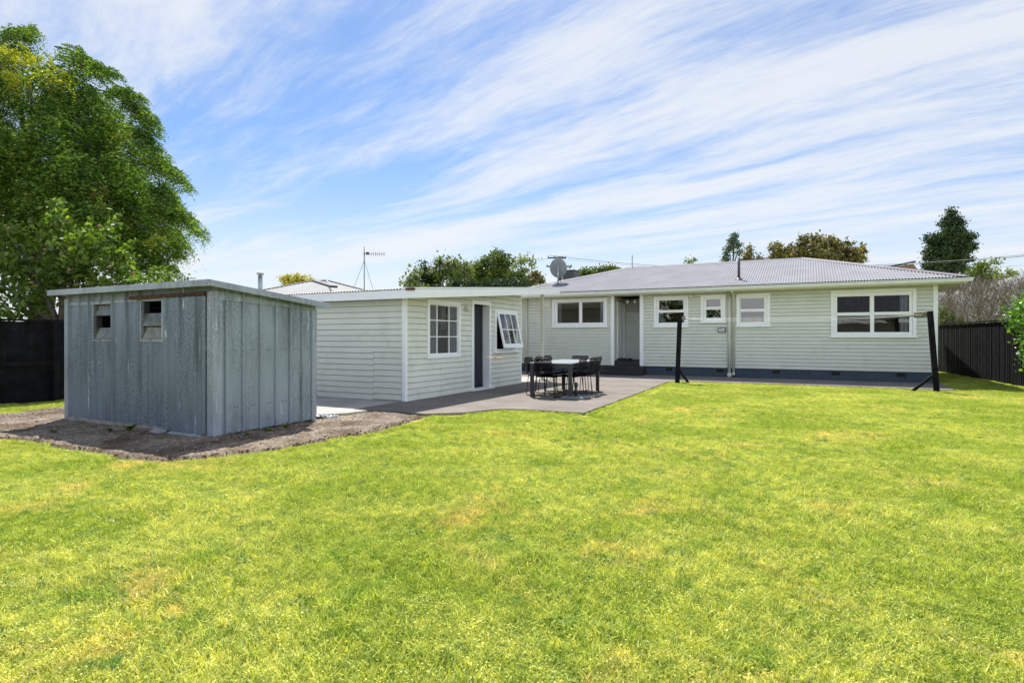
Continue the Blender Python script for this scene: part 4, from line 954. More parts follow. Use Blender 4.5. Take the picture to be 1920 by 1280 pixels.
for i, (x, y, a, lab) in enumerate(chairs):
    c_ = CH if i == 0 else copy_tree(CH)
    c_.location = (x, y, 0); c_.rotation_euler.z = math.radians(a); c_['label'] = lab; c_['group'] = 'chairs round the outdoor table'
UB = thing('parasol_base', 'square dark parasol stand with short empty tube beside the table leg', 'parasol stand', (-4.38, 11.55, 0))
f = MB(); f.hexa([(-4.38+dx, 11.55+dy, z) for z in (.002, .05) for dx, dy in ((-.25, -.25), (.25, -.25), (.25, .25), (-.25, .25))]); f.build('plate', 'table_top', UB, bevel=.01)
f = MB(); f.smooth = True; f.tube([(-4.38, 11.55, .05), (-4.38, 11.55, .30)], .032, 12); f.tube([(-4.38, 11.55, .25), (-4.38, 11.55, .34)], .04, 12); f.tube([(-4.38, 11.55, .28), (-4.32, 11.53, .28)], .012, 6); f.build('tube', 'table_dark', UB)

# ------------------------------------------------------------------ clothes line
CLN = thing('clothesline', 'white cord clothesline strung between two leaning black posts before the house', 'clothesline', (-.3, 17.1, GZ))
def cl_post(label, bx, by, topx, topy, h, brx, arm):
    f = MB(); f.bar((bx, by, GZ-.1), (topx, topy, h), .115, .115, up=(0, 1, 0)); t = f.build('post', 'black_stain', CLN, bevel=.006); t['label'] = label
    f = MB(); s0 = (bx+(topx-bx)*.22, by, .42); f.bar(s0, (brx, by, GZ-.06), .06, .10, up=(0, 1, 0)); f.build('brace', 'black_stain', t, bevel=.004)
    a0, a1 = Vector(arm[0]), Vector(arm[1]); f = MB(); am = a0.lerp(a1, .62); f.bar(a0, am, .10, .12); f.bar(am, a1, .05, .06); f.build('arm', 'lichen_wood', t, bevel=.004)
cl_post('black post at the path corner leaning slightly right', -3.36, 17.13, -3.28, 17.12, 1.94, -2.98, ((-3.26, 17.10, 1.86), (-3.20, 17.52, 1.86)))
cl_post('black post at the house corner leaning left with a lichen covered arm', 2.80, 17.05, 2.66, 17.05, 1.93, 2.22, ((2.60, 17.03, 1.85), (2.30, 17.50, 1.84)))
def cable(name, label, cat, pts, sag, r, mat, group=None, n=14, parent=None):
    f = MB(); f.smooth = True; a, b_ = Vector(pts[0]), Vector(pts[1]); P_ = []
    for k in range(n+1):
        t = k/n; p = a.lerp(b_, t); p.z -= sag*4*t*(1-t); P_.append(p)
    f.tube(P_, r, 5); o = f.build(name, mat, parent)
    if parent is None: tag(o, label, cat, group)
for a, b_, sg in (((-3.21, 17.04, 1.86), (2.56, 17.04, 1.85), .03), ((-3.20, 17.2, 1.86), (2.49, 17.20, 1.85), .09), ((-3.21, 17.35, 1.85), (2.40, 17.36, 1.84), .06), ((-3.20, 17.5, 1.85), (2.31, 17.48, 1.84), .12)):
    cable('cord', None, None, (a, b_), sg, .0027, 'line_white', parent=CLN)

# ------------------------------------------------------------------ fences
FL = thing('fence', 'black stained paling fence with rails on the left boundary', 'fence', (-14, 8, 0))
f = MB(); y = -3.0
while y < 22: f.box(-14.06, -14.035+R.uniform(-.004, .004), y+.004, y+.146, GZ, 1.62+R.uniform(-.006, .006)); y += .15
f.build('palings', 'black_stain', FL)
f = MB(); f.box(-14.033, -13.985, -3, 22, .72, .82); f.build('rail', 'black_stain', FL); f = MB(); f.box(-14.07, -13.97, -3, 22, 1.625, 1.665); f.build('capping', 'black_stain', FL)
f = MB(); f.box(-14.06, -14.01, -3, 22, GZ-.02, .06); f.build('plinth_board', 'black_stain', FL)
for k in range(9):
    yy_ = 6.35+(k-3)*2.7; f = MB(); f.box(-13.984, -13.86, yy_-.06, yy_+.06, GZ-.1, 1.624); f.build('post', 'black_stain', FL, bevel=.005)
FR = thing('fence', 'tall black stained paling fence behind the right house corner', 'fence', (5.2, 24, 0))
f = MB(); y = 15.5
def frx(y): return 5.13-(y-20.15)*.085
while y < 34:
    x = frx(y); f.box(x-.01+R.uniform(-.006, .006), x+.012, y+.003, y+.094, GZ+R.uniform(0, .02), 1.74+R.uniform(-.01, .01)); y += .098
f.build('palings', 'black_stain', FR)
f = MB(); f.hexa([(frx(15.5)-.05, 15.5, 1.76), (frx(15.5)+.05, 15.5, 1.76), (frx(34)+.05, 34, 1.76), (frx(34)-.05, 34, 1.76), (frx(15.5)-.05, 15.5, 1.80), (frx(15.5)+.05, 15.5, 1.80), (frx(34)+.05, 34, 1.80), (frx(34)-.05, 34, 1.80)]); f.build('capping', 'black_stain', FR)

# ------------------------------------------------------------------ foliage helpers
def unit(n):
    v = NR.normal(size=(n, 3)); return v/np.linalg.norm(v, axis=1)[:, None]
def leaf_quads(C, size, tilt=1.0, aspect=.55, outward=None):
    n = len(C); a = unit(n)
    if outward is not None: a = a+outward*.8; a /= np.linalg.norm(a, axis=1)[:, None]
    b_ = np.cross(a, unit(n)); b_ /= np.linalg.norm(b_, axis=1)[:, None]+1e-9
    c = np.cross(a, b_); s = size*NR.uniform(.6, 1.4, (n, 1))
    p = b_*s; q = c*s*aspect
    return np.stack([C-p, C-p*.1-q, C+p, C-p*.1+q], 1).reshape(-1, 3)
def clump_pts(clumps, n, twig=.18, per=14, shell=.55, gap=.0):
    """leaf centres gathered in twigs spread through ellipsoid clumps (x,y,z,rx,ry,rz)"""
    cl = np.array(clumps, float); vol = (cl[:, 3]*cl[:, 4]*cl[:, 5])**(2/3.); vol /= vol.sum()
    nt_ = max(4, n//per); k = NR.choice(len(cl), nt_, p=vol)
    u = unit(nt_); rr = (NR.random(nt_)**.5)*(1-shell)+shell*NR.uniform(.75, 1.12, nt_)
    T = cl[k, :3]+u*cl[k, 3:6]*rr[:, None]
    C = np.repeat(T, per, 0)+NR.normal(size=(nt_*per, 3))*twig*np.repeat(NR.uniform(.5, 1.3, nt_), per)[:, None]
    return C, np.repeat(u, per, 0)
def limbs(mb, base, r0, targets, lean=.5):
    base = Vector(base); mb.smooth = True
    for t in targets:
        t = Vector(t); mid = base.lerp(t, .5)+Vector((R.uniform(-.1, .1), R.uniform(-.1, .1), .12))*(t-base).length; P_ = []
        for k in range(7):
            s = k/6; P_.append(base*(1-s)**2+mid*2*s*(1-s)+t*s*s)
        mb.tube(P_, [r0*(1-.85*k/6) for k in range(7)], 7)
def tree(name, label, cat, base, clumps, n, leaf, mat, trunk_r=.15, fork=.4, twig=.2, per=14, shell=.5, group=None, aspect=.55, trunk=True, bark='bark'):
    t = thing(name, label, cat, base, group); base = Vector(base)
    C, U_ = clump_pts(lumpy(clumps, 7, .3, .55, 1.0), n, twig*.8, per, shell)
    npmesh('crown', leaf_quads(C, leaf, outward=U_*.5, aspect=aspect), 4, mat, t)
    if trunk:
        f = MB(); f.smooth = True; zc = min(c[2] for c in clumps); fk = Vector((base.x, base.y, base.z+(zc-base.z)*fork))
        f.tube([base-Vector((0, 0, .3)), base.lerp(fk, .5)+Vector((trunk_r*.3, 0, 0)), fk], [trunk_r*1.25, trunk_r, trunk_r*.85], 9)
        limbs(f, fk, trunk_r*.6, [c[:3] for c in clumps]); f.build('trunk', bark, t)
    return t
def pc(lst, d):                        # clumps from survey bearings at distance d: (x, y, rx, ry[, depth offset])
    out = []
    for q in lst:
        x, y, rx, ry = q[:4]; dd = d+(q[4] if len(q) > 4 else 0); p = at(x, y, dd); s = dd/F; out.append((p.x, p.y, p.z, rx*s, rx*s*.9, ry*s))
    return out

# ------------------------------------------------------------------ big weeping tree on the left
bx, by = at(70, 632, 17.5)[:2]
BT = thing('large_tree', 'tall bright green tree with drooping feathery foliage behind the apple tree', 'tree', (bx, by, GZ))
big = pc([(-40, 150, 110, 75), (60, 165, 95, 70), (140, 215, 80, 65), (-60, 300, 150, 120), (80, 310, 120, 100), (190, 290, 58, 70), (222, 350, 56, 75), (170, 390, 90, 80), (248, 425, 42, 55), (60, 440, 110, 70), (-80, 440, 130, 90),
          (200, 232, 30, 28), (262, 478, 44, 40), (160, 470, 70, 50), (20, 105, 60, 35), (180, 420, 100, 80, 1), (200, 300, 60, 70, 1)], 17.5)
# a few deep clumps front/back so that the crown has depth
big += [(c[0]+SN*1.6, c[1]-CS*1.6, c[2], c[3]*.6, c[4]*.6, c[5]*.7) for c in big[3:9]]+[(c[0]-SN*2, c[1]+CS*2, c[2], c[3]*.8, c[4]*.8, c[5]*.8) for c in big[1:9]]
def lumpy(cl, k=9, f0=.28, f1=.5, jit=.95):
    out = []
    for c in cl:
        out.append((c[0], c[1], c[2], c[3]*.62, c[4]*.62, c[5]*.62))
        for _ in range(k):
            u = unit(1)[0]; q = R.uniform(f0, f1); out.append((c[0]+u[0]*c[3]*jit*.8, c[1]+u[1]*c[4]*jit*.8, c[2]+u[2]*c[5]*jit*.8, c[3]*q, c[4]*q, c[5]*q*.8))
    return out
def sprays(clumps, nspray, length, nleaf, leaf, shell=.5):
    cl = np.array(clumps, float); vol = (cl[:, 3]*cl[:, 5]); vol /= vol.sum(); k = NR.choice(len(cl), nspray, p=vol); u = unit(nspray)
    rr = shell+(1-shell)*NR.random(nspray)**.5+NR.normal(size=nspray)*.05
    T = cl[k, :3]+u*cl[k, 3:6]*rr[:, None]
    L = length*NR.uniform(.5, 1.4, nspray); out = u*[1, 1, .2]; out /= np.linalg.norm(out, axis=1)[:, None]+1e-9
    side = np.cross(out, [0, 0, 1]); side /= np.linalg.norm(side, axis=1)[:, None]+1e-9
    Vs = []
    for j in range(nleaf):
        t = (j+1)/nleaf
        pos = T+out*(L*t*.75)[:, None]-np.array([0, 0, 1])*(L*t*t*.75)[:, None]+NR.normal(size=(nspray, 3))*.012
        dr = out*.6-np.array([0, 0, 1])*(.9*t+.1); 
        for sgn in (-1, 1):
            w = (side*sgn+dr*.5+NR.normal(size=(nspray, 3))*.25); w /= np.linalg.norm(w, axis=1)[:, None]; s = leaf*(1.1-.5*t)*NR.uniform(.7, 1.3, (nspray, 1))
            q = np.cross(w, dr+NR.normal(size=(nspray, 3))*.3); q /= np.linalg.norm(q, axis=1)[:, None]+1e-9
            Vs.append(np.stack([pos, pos+w*s*.5-q*s*.22, pos+w*s, pos+w*s*.5+q*s*.22], 1))
    return np.stack(Vs, 1).reshape(-1, 3)
_lb = lumpy(big, 8)
npmesh('crown', np.concatenate([sprays(_lb, 15000, .52, 6, .082, shell=.3), sprays(_lb[::2], 9500, .62, 6, .13, shell=.35)]), 4, 'locust_leaf', BT)
npmesh('yellow_foliage', sprays(lumpy(pc([(-10, 100, 50, 22), (50, 105, 40, 16), (105, 140, 26, 18), (10, 150, 40, 16), (300, 450, 10, 10), (230, 250, 10, 10)], 16.2), 6), 230, .40, 6, .11, shell=.3), 4, 'yellow_leaf', BT)
# outer whips
f = MB(); f.smooth = True; Wp = []
for (x, y, x2, y2) in ((235, 190, 292, 245), (250, 240, 300, 300), (285, 300, 345, 342), (300, 370, 380, 445), (290, 420, 345, 475), (200, 170, 262, 180), (110, 95, 180, 125), (0, 75, 70, 62), (270, 470, 330, 510), (290, 340, 330, 400), (150, 120, 215, 150), (265, 400, 352, 420)):
    for rep in range(3):
        a = at(x+R.uniform(-12, 12), y+R.uniform(-12, 12), 17.2+R.uniform(-1, 1)); b_ = at(x2+R.uniform(-14, 6), y2+R.uniform(-12, 12), 16.8+R.uniform(-1, 1)); m_ = a.lerp(b_, .5)+Vector((0, 0, .22)); P_ = [a*(1-s)**2+m_*2*s*(1-s)+b_*s*s for s in [k/8 for k in range(9)]]
        f.tube(P_, [.022*(1-.8*k/8) for k in range(9)], 5)
        Wp += [(p.x, p.y, p.z, .13, .13, .12) for p in P_[2:]]
npmesh('hanging_foliage', sprays(Wp, 2900, .30, 6, .09, shell=.2), 4, 'locust_leaf', BT)
f.tube([(bx, by, -.3), (bx+.1, by, 1.5), (bx+.3, by+.1, 3)], [.38, .32, .28], 12)
limbs(f, (bx+.3, by+.1, 2.9), .17, [c[:3] for c in big[:16]]); f.build('trunk', 'bark', BT)
for k in range(3):
    hf = MB(); hf.smooth = True
# dead brown hanging sprays
npmesh('dead_foliage', sprays([(*at(185, 350, 15.5), .12, .12, .7), (*at(183, 385, 15.5), .15, .15, .5)], 26, .22, 5, .06, shell=.1), 4, 'dead_leaf', BT)

# apple tree
ap = at(112, 632, 14.2)
AT = tree('apple_tree', 'apple tree with broad leaves and small fruit behind the left fence', 'tree', (ap.x, ap.y, GZ),
     pc([(20, 470, 62, 48), (110, 440, 42, 40), (165, 460, 52, 38), (60, 520, 80, 50), (170, 520, 70, 42), (235, 520, 48, 28), (-60, 500, 70, 60), (-40, 570, 70, 40), (300, 528, 36, 16), (110, 400, 16, 22), (200, 440, 16, 18), (60, 575, 60, 28), (20, 440, 30, 20), (235, 480, 22, 20)], 14.2),
     9500, .070, 'apple_leaf', .10, .75, twig=.13, per=9, shell=.45, aspect=.5)
for (x, y, dx, dy) in ((112, 400, 3, -24), (205, 425, 25, -32), (20, 440, -6, -22), (165, 425, 8, -22), (225, 470, 28, -22), (60, 425, 0, -20), (290, 505, 30, -6)):
    a = at(x, y, 13.9); b_ = at(x+dx, y+dy, 13.8); C = np.array([tuple(a.lerp(b_, R.random())) for _ in range(22)])+NR.normal(size=(22, 3))*.035
    npmesh('shoot', leaf_quads(C, .065), 4, 'apple_leaf', AT)
paint('apple_skin', (.22, .10, .07), .4)
for (x, y) in ((84, 468), (185, 424), (205, 500), (130, 505), (15, 428), (250, 512), (60, 530)):
    p = at(x, y, 13.3); f = MB(); f.smooth = True; f.lathe(p, [(.001, -.034), (.02, -.03), (.036, 0), (.03, .025), (.008, .03), (.001, .024)], 10); f.build('apple', 'apple_skin', AT)

# ------------------------------------------------------------------ background trees
GRP = 'trees beyond the house'
def bt(name, label, cat, d, cl, n, leaf, mat, tr=.15, **kw):
    cx = sum(c[0] for c in cl)/len(cl); b_ = at(cx, HZ, d); kw.setdefault('group', GRP)
    return tree(name, label, cat, (b_.x, b_.y, GZ), pc(cl, d), n, leaf, mat, tr, **kw)
bt('shrub_tree', 'thin pale leafed young tree at the left end of the trees beyond the outbuilding roof', 'tree', 36, [(775, 522, 14, 14), (768, 535, 16, 12), (785, 508, 6, 8), (780, 545, 20, 12)], 500, .13, 'pale_leaf', .06, twig=.22, per=6)
bt('dark_tree', 'dense dark green tree with a rounded top left of the shaggy palm', 'tree', 38, [(800, 515, 18, 20), (795, 540, 26, 20), (812, 530, 16, 20)], 4200, .10, 'dark_leaf', .2, twig=.2)
CT = bt('cabbage_palm', 'shaggy palm like tree rising above the dark trees beyond the outbuilding', 'tree', 37, [(825, 500, 22, 20), (848, 497, 14, 16), (832, 518, 20, 14)], 500, .14, 'mid_leaf', .2, twig=.25)
Vp = []
for (x, y) in ((822, 492), (838, 502), (815, 508), (828, 515), (845, 495)):
    c = at(x, y, 36.5)
    for k in range(70):
        d_ = Vector(unit(1)[0]); d_.z = abs(d_.z)*.9-.15; L = R.uniform(.5, .85); s = d_.cross(Vector((0, 0, 1))).normalized()*.022
        m_ = c+d_*L*.6+Vector((0, 0, .05)); e = c+d_*L+Vector((0, 0, -.22)); Vp += [c-s, c+s, m_+s, m_-s, m_-s, m_+s, e+s*.2, e-s*.2]
npmesh('fronds', np.array([tuple(v) for v in Vp]), 4, 'pale_leaf', CT)
bt('hedge', 'long dark green hedge along the foot of the trees beyond the outbuilding roof', 'hedge', 34, [(x, 536, 16, 15+4*math.sin(x)) for x in range(850, 985, 14)]+[(x, 552, 18, 16) for x in range(790, 1000, 18)], 9000, .085, 'dark_leaf', .1, twig=.16, trunk=False, group=None)
bt('broad_tree', 'tallest bushy yellow green tree beyond the outbuilding roof', 'tree', 42, [(905, 508, 26, 18), (930, 494, 24, 18), (948, 505, 22, 24), (895, 520, 24, 16), (925, 520, 30, 20), (870, 522, 20, 14), (938, 482, 14, 10), (908, 490, 9, 10), (880, 515, 14, 12)], 9500, .10, 'mid_leaf', .3, twig=.2)
bt('filler_tree', 'yellow green tree filling the dip between the palm and the tallest tree', 'tree', 40, [(862, 512, 12, 12), (875, 505, 12, 12), (855, 525, 16, 12)], 1900, .10, 'pale_leaf', .15, twig=.2)
bt('round_tree', 'small light green rounded tree in front of the sparse one beyond the outbuilding', 'tree', 39, [(970, 520, 20, 14), (985, 530, 20, 10)], 1600, .10, 'mid_leaf', .1, twig=.2)
bt('sparse_tree', 'open airy tree with see through branches left of the satellite dish', 'tree', 40, [(978, 490, 12, 7), (995, 488, 12, 7), (972, 503, 12, 8), (998, 500, 8, 5), (985, 510, 12, 6)], 500, .10, 'pale_leaf', .09, twig=.22, per=8, shell=.7)
bt('round_palm', 'round headed dark tree just left of the satellite dish', 'tree', 37, [(1008, 520, 14, 11), (1000, 524, 12, 8)], 1300, .10, 'olive_leaf', .1, twig=.15)
bt('gold_tree', 'yellow tree peeking over the neighbouring grey roof', 'tree', 60, [(540, 529, 18, 8), (562, 527, 16, 8), (580, 529, 10, 7)], 2600, .13, 'gold_leaf', .2, twig=.25)
bt('low_tree', 'low yellow green tree behind the left roof hip beside the chimney', 'tree', 48, [(1100, 514, 14, 10), (1120, 510, 16, 9), (1142, 508, 14, 8), (1062, 522, 8, 10), (1080, 520, 12, 8)], 2600, .12, 'mid_leaf', .15, twig=.22)
bt('young_tree', 'wispy pale branch tip showing above the middle of the house roof', 'tree', 45, [(1293, 493, 6, 4), (1301, 488, 5, 3), (1287, 498, 6, 4)], 160, .10, 'pale_leaf', .05, twig=.15, per=6)
bt('tall_pine', 'tall thin sparse conifer with bare trunk above the middle of the roof', 'conifer', 62, [(1375, 440, 5, 9), (1373, 455, 10, 9), (1368, 466, 10, 6), (1362, 478, 7, 12), (1386, 459, 7, 4), (1384, 474, 6, 8), (1360, 490, 9, 6), (1376, 450, 7, 10)], 1700, .11, 'bluegreen_leaf', .12, twig=.2, per=8, fork=.9)
bt('small_conifer', 'small pointed olive conifer between the vent pipe and the broad magnolia', 'conifer', 55, [(1405, 470, 5, 8), (1404, 480, 9, 6), (1400, 488, 13, 6), (1412, 490, 14, 6), (1424, 485, 5, 5), (1395, 492, 10, 5)], 1700, .11, 'olive_leaf', .12, twig=.2)
bt('magnolia_tree', 'broad glossy magnolia with olive and rusty leaves behind the roof ridge', 'tree', 40, [(1462, 472, 18, 18), (1480, 478, 18, 14), (1505, 462, 18, 20), (1535, 458, 20, 20), (1555, 470, 22, 18), (1580, 465, 18, 16), (1600, 478, 16, 14), (1615, 470, 8, 10), (1520, 480, 40, 16), (1575, 488, 36, 12), (1503, 446, 7, 7), (1532, 446, 8, 7), (1556, 452, 7, 7), (1460, 490, 20, 10)], 6500, .125, 'olive_leaf', .25, twig=.2, per=10)
bt('tall_conifer', 'tall dark cone shaped conifer above the right end of the roof', 'conifer', 52, [(1783, 402, 11, 13), (1784, 418, 18, 13), (1782, 434, 22, 11), (1768, 448, 23, 13), (1800, 446, 22, 14), (1757, 468, 21, 14), (1782, 466, 20, 14), (1806, 468, 17, 16), (1750, 488, 19, 14), (1774, 486, 18, 14), (1800, 488, 20, 14), (1752, 508, 18, 14), (1782, 510, 22, 14), (1806, 508, 12, 14), (1785, 530, 34, 14)], 34000, .10, 'conifer_leaf', .3, twig=.20, fork=.8, shell=.65)
bt('green_bush', 'light green rounded bush behind the twiggy hedge, right of the tall conifer', 'bush', 38, [(1838, 508, 24, 18), (1850, 520, 20, 16), (1825, 518, 18, 18), (1840, 535, 24, 14)], 4200, .09, 'mid_leaf', .12, twig=.18)
bt('sapling', 'thin wispy sapling left of the neighbouring eave at the right edge', 'sapling', 36, [(1862, 492, 6, 4), (1874, 488, 7, 3), (1866, 502, 5, 3), (1890, 508, 8, 6), (1898, 515, 8, 6), (1880, 516, 10, 8)], 330, .09, 'pale_leaf', .04, twig=.14, per=6)

# twiggy hedge behind the right fence
HG = thing('twiggy_hedge', 'bare grey brown twiggy hedge rising behind the right fence', 'hedge', (7.2, 27, 0))
f = []
n = 15000
ty = NR.uniform(17.5, 36, n); tx = 6.2+NR.uniform(-.35, 1.9, n)-(ty-20)*.085; tz = NR.uniform(.3, 1, n)
topz = 2.95+.0*ty+vnoise(np.stack([tx, ty], 1), .9, 21)*.75
topz = np.where(ty < 21, topz-.15, topz); z0 = tz*topz; L = NR.uniform(.18, .6, n); z1 = np.minimum(z0+L, topz+NR.uniform(0, .3, n))
lean = NR.normal(size=(n, 2))*.2; w = NR.uniform(.004, .010, n); a = NR.uniform(0, 3.14, n); dx, dy = np.cos(a)*w, np.sin(a)*w
p0 = np.stack([tx, ty, z0], 1); p1 = np.stack([tx+lean[:, 0], ty+lean[:, 1], z1], 1); sv = np.stack([dx, dy, 0*dx], 1)
npmesh('twigs', np.stack([p0-sv, p0+sv, p1+sv*.4, p1-sv*.4], 1).reshape(-1, 3), 4, 'twig_leaf', HG)
n = 5200; ty = NR.uniform(17.5, 36, n); tx = 6.3+NR.uniform(-.3, 1.6, n)-(ty-20)*.085; keep = (vnoise(np.stack([tx, ty], 1), 1.1, 33) > .40); C = np.stack([tx, ty, NR.uniform(1.2, 3.0, n)+vnoise(np.stack([tx, ty], 1), .9, 21)*.4], 1)[keep]
npmesh('leaves', leaf_quads(C, .045), 4, 'hedge_leaf', HG)
f = MB(); f.smooth = True
for k in range(60):
    y = R.uniform(18, 35); x = 6.9-(y-20)*.085+R.uniform(-.3, .8); f.tube([(x, y, GZ), (x+R.uniform(-.2, .2), y+R.uniform(-.2, .2), 1.4), (x+R.uniform(-.4, .4), y+R.uniform(-.4, .4), 2.7)], [.03, .022, .008], 5)
f.build('stems', 'twig', HG)
bt('laurel_bush', 'leafy green bush at the hedge foot against the house corner', 'bush', 24, [(1768, 600, 12, 22), (1778, 592, 12, 12), (1800, 604, 20, 8)], 900, .05, 'mid_leaf', .03, twig=.12, group=None)

# climber on the right fence
IV = thing('climbing_vine', 'glossy green climbing vine spilling over the right fence at the photo edge', 'vine', (5.2, 19.2, 0))
cl = [(5.12, y_, z_, .22, .45, .35) for (y_, z_) in ((20.0, 1.95), (19.6, 1.6), (19.4, 2.1), (19.1, 1.7), (19.3, 1.2), (18.9, 2.3), (18.7, 1.3), (18.9, .8), (18.4, 1.9), (18.3, .6), (18.0, 1.3), (17.8, 2.2), (17.5, .8), (17.4, 1.6), (17.0, 1.2), (19.9, 1.80), (20.4, 1.82))]
C, U_ = clump_pts(cl, 5200, .10, 10, .4); npmesh('leaves', leaf_quads(C, .042, aspect=.8), 4, 'ivy_leaf', IV)
f = MB(); f.smooth = True
for k in range(8):
    y = 17.5+k*.3; f.tube([(5.10, y, GZ), (5.12, y+.2, .7), (5.08, y+R.uniform(-.3, .4), 1.9)], [.02, .014, .006], 5)
f.build('stems', 'bark', IV)

# ------------------------------------------------------------------ neighbouring houses
def hip_house(name, label, cx, cy, hx, hy, ze, zr, rot, roofm, wallm, ridge=0, over=.4):
    t = thing(name, label, 'house', (cx, cy, 0)); f = MB()
    loc = t.location.copy(); t.location = (0, 0, 0)
    f.box(-hx+over, hx-over, -hy+over, hy-over, -.3, ze); f.build('wall', wallm, t)
    f = MB(); f.smooth = True; run = min(hx, hy); sl = (zr-ze)/run
    for (O, U, V, L, up) in (((-hx, -hy, ze), (1, 0, 0), (0, 1, sl), 2*hx, (0, -sl, 1)), ((hx, -hy, ze), (0, 1, 0), (-1, 0, sl), 2*hy, (sl, 0, 1)), ((hx, hy, ze), (-1, 0, 0), (0, -1, sl), 2*hx, (0, sl, 1)), ((-hx, hy, ze), (0, -1, 0), (1, 0, sl), 2*hy, (-sl, 0, 1))):
        corrugated(f, O, U, V, L, run, True, True, pitch=.1524 if roofm != 'tile_roof' else .3, amp=.014 if roofm != 'tile_roof' else .03, per=5, up=Vector(up))
    r_ = f.build('roof', roofm, t)
    f = MB(); f.smooth = True
    rx, ry = (hx-hy, 0) if hx > hy else (0, hy-hx)
    for sx in (-1, 1):
        for sy in (-1, 1): f.tube([(sx*hx, sy*hy, ze+.01), (sx*rx if hx > hy else 0, sy*ry if hy > hx else 0, zr+.01)], .07, 6)
    f.tube([(-rx, -ry, zr+.01), (rx+.001, ry, zr+.01)], .07, 6); f.build('ridge_cap', roofm, r_)
    f = MB(); f.box(-hx, hx, -hy-.02, -hy, ze-.2, ze+.02); f.box(-hx, hx, hy, hy+.02, ze-.2, ze+.02); f.box(hx, hx+.02, -hy, hy, ze-.2, ze+.02); f.box(-hx-.02, -hx, -hy, hy, ze-.2, ze+.02); f.box(-hx+.01, hx-.01, -hy+.01, hy-.01, ze-.04, ze-.01); f.build('fascia', 'white_paint', t)
    t.location = loc; t.rotation_euler.z = rot
    return t, r_
p = at(578, 524, 31)
NH, nr = hip_house('neighbour_house', 'neighbouring house with pale grey hip roof showing above the outbuilding roof', p.x-.3, p.y+1.0, 5.6, 5.0, 2.75, p.z, math.radians(4), 'neighbour_roof', 'neighbour_wall')
def child(mb, name, mat, root):
    """mesh given in world coordinates under a rotated root"""
    par = root; mb_ = mb; M = None
    o = mb_.build(name, mat); bpy.context.view_layer.update(); o.parent = par; o.matrix_parent_inverse = par.matrix_world.inverted(); return o
bpy.context.view_layer.update()
f = MB(); f.smooth = True; a = at(488, 545, 29); b_ = at(488, 517, 29); f.tube([a-Vector((0, 0, .5)), b_], .11, 12); f.tube([b_, b_+Vector((0, 0, .05))], .07, 10); f.tube([b_+Vector((0, 0, .05)), b_+Vector((0, 0, .14))], .17, 12); child(f, 'flue', 'zinc', nr)
f = MB(); a = at(592, 527, 29); b_ = at(626, 537.5, 26.5); f.bar(a, b_, .35, .10); child(f, 'skylight', 'dark_metal', nr)
# TV aerial
AN = thing('tv_aerial', 'tall thin television aerial with wire stays behind the outbuilding roof', 'aerial', at(683, 545, 26))
f = MB(); f.smooth = True; f.tube([at(683, 552, 26), at(683, 462, 26)], .022, 6); f.build('mast', 'dish_grey', AN)
f = MB(); f.tube([at(680, 476, 26), at(722, 476.5, 25.2)], .010, 5)
for k in range(10):
    p = at(684+k*4, 476+k*.05, 26-.8*k/10); f.tube([p-Vector((0, 0, .10)), p+Vector((0, 0, .10))], .008, 5)
f.box(*sum(([q-.05, q+.05] for q in at(689, 475, 25.9)), [])); f.build('antenna', 'dark_metal', AN)
for q in (663, 699):
    f = MB(); f.tube([at(683, 488, 26), at(q, 541, 26.5 if q < 680 else 25.5)], .010, 5); f.build('stay', 'dish_grey', AN)
# right neighbour eave
p = at(1875, 531, 24)
NR2 = thing('neighbour_house', 'white neighbouring house with sloping metal roof edge at the far right', 'house', (12.6, 24, 0))
e0 = at(1874, 530, 24); e1 = at(1990, 500, 18.5)
f = MB(); f.bar(e0, e1, .10, .16); f.build('gutter', 'gutter_paint', NR2)
f = MB(); up_ = Vector((CS, SN, 0))*5+Vector((0, 0, .9)); f.hexa([e0, e1, e1+up_, e0+up_, e0+Vector((0, 0, .05)), e1+Vector((0, 0, .05)), e1+up_+Vector((0, 0, .05)), e0+up_+Vector((0, 0, .05))]); f.build('roof', 'neighbour_roof', NR2)
f = MB(); o_ = Vector((CS, SN, 0))*.7; w0 = e0+o_; w1 = e1+o_; w0.z -= .02; w1.z -= .02
f.hexa([(w0.x, w0.y, -.3), (w1.x, w1.y, -.3), (w1.x+CS*3, w1.y+SN*3, -.3), (w0.x+CS*3, w0.y+SN*3, -.3), w0, w1, (w1.x+CS*3, w1.y+SN*3, w1.z), (w0.x+CS*3, w0.y+SN*3, w0.z)]); f.build('wall', 'cream_soffit', NR2)
# distant brick gable
a = at(1662, 504, 60); b_ = at(1712, 494, 60); c_ = at(1724, 505, 60)
BG = thing('distant_house', 'distant brick house with dark roof just showing behind the right roof slope', 'house', (a.x, a.y, 0)); back = Vector((-SN, CS, 0))*9
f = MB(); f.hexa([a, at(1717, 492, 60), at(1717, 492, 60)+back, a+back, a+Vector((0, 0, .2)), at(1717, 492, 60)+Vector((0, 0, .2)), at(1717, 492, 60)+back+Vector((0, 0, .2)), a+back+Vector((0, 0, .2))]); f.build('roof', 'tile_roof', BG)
f = MB(); q = [at(1668, 506, 60.4), at(1722, 506, 60.4), at(1712, 494.5, 60.4)]
lo_ = [Vector((v.x, v.y, 0)) for v in q[:2]]
f.poly([lo_[0], lo_[1], q[1], q[2], q[0]]); f.poly([lo_[0]+back, lo_[1]+back, q[1]+back, q[2]+back, q[0]+back]); f.quad(lo_[1], lo_[1]+back, q[1]+back, q[1]); f.quad(q[1], q[1]+back, q[2]+back, q[2]); f.build('wall', 'brick', BG)

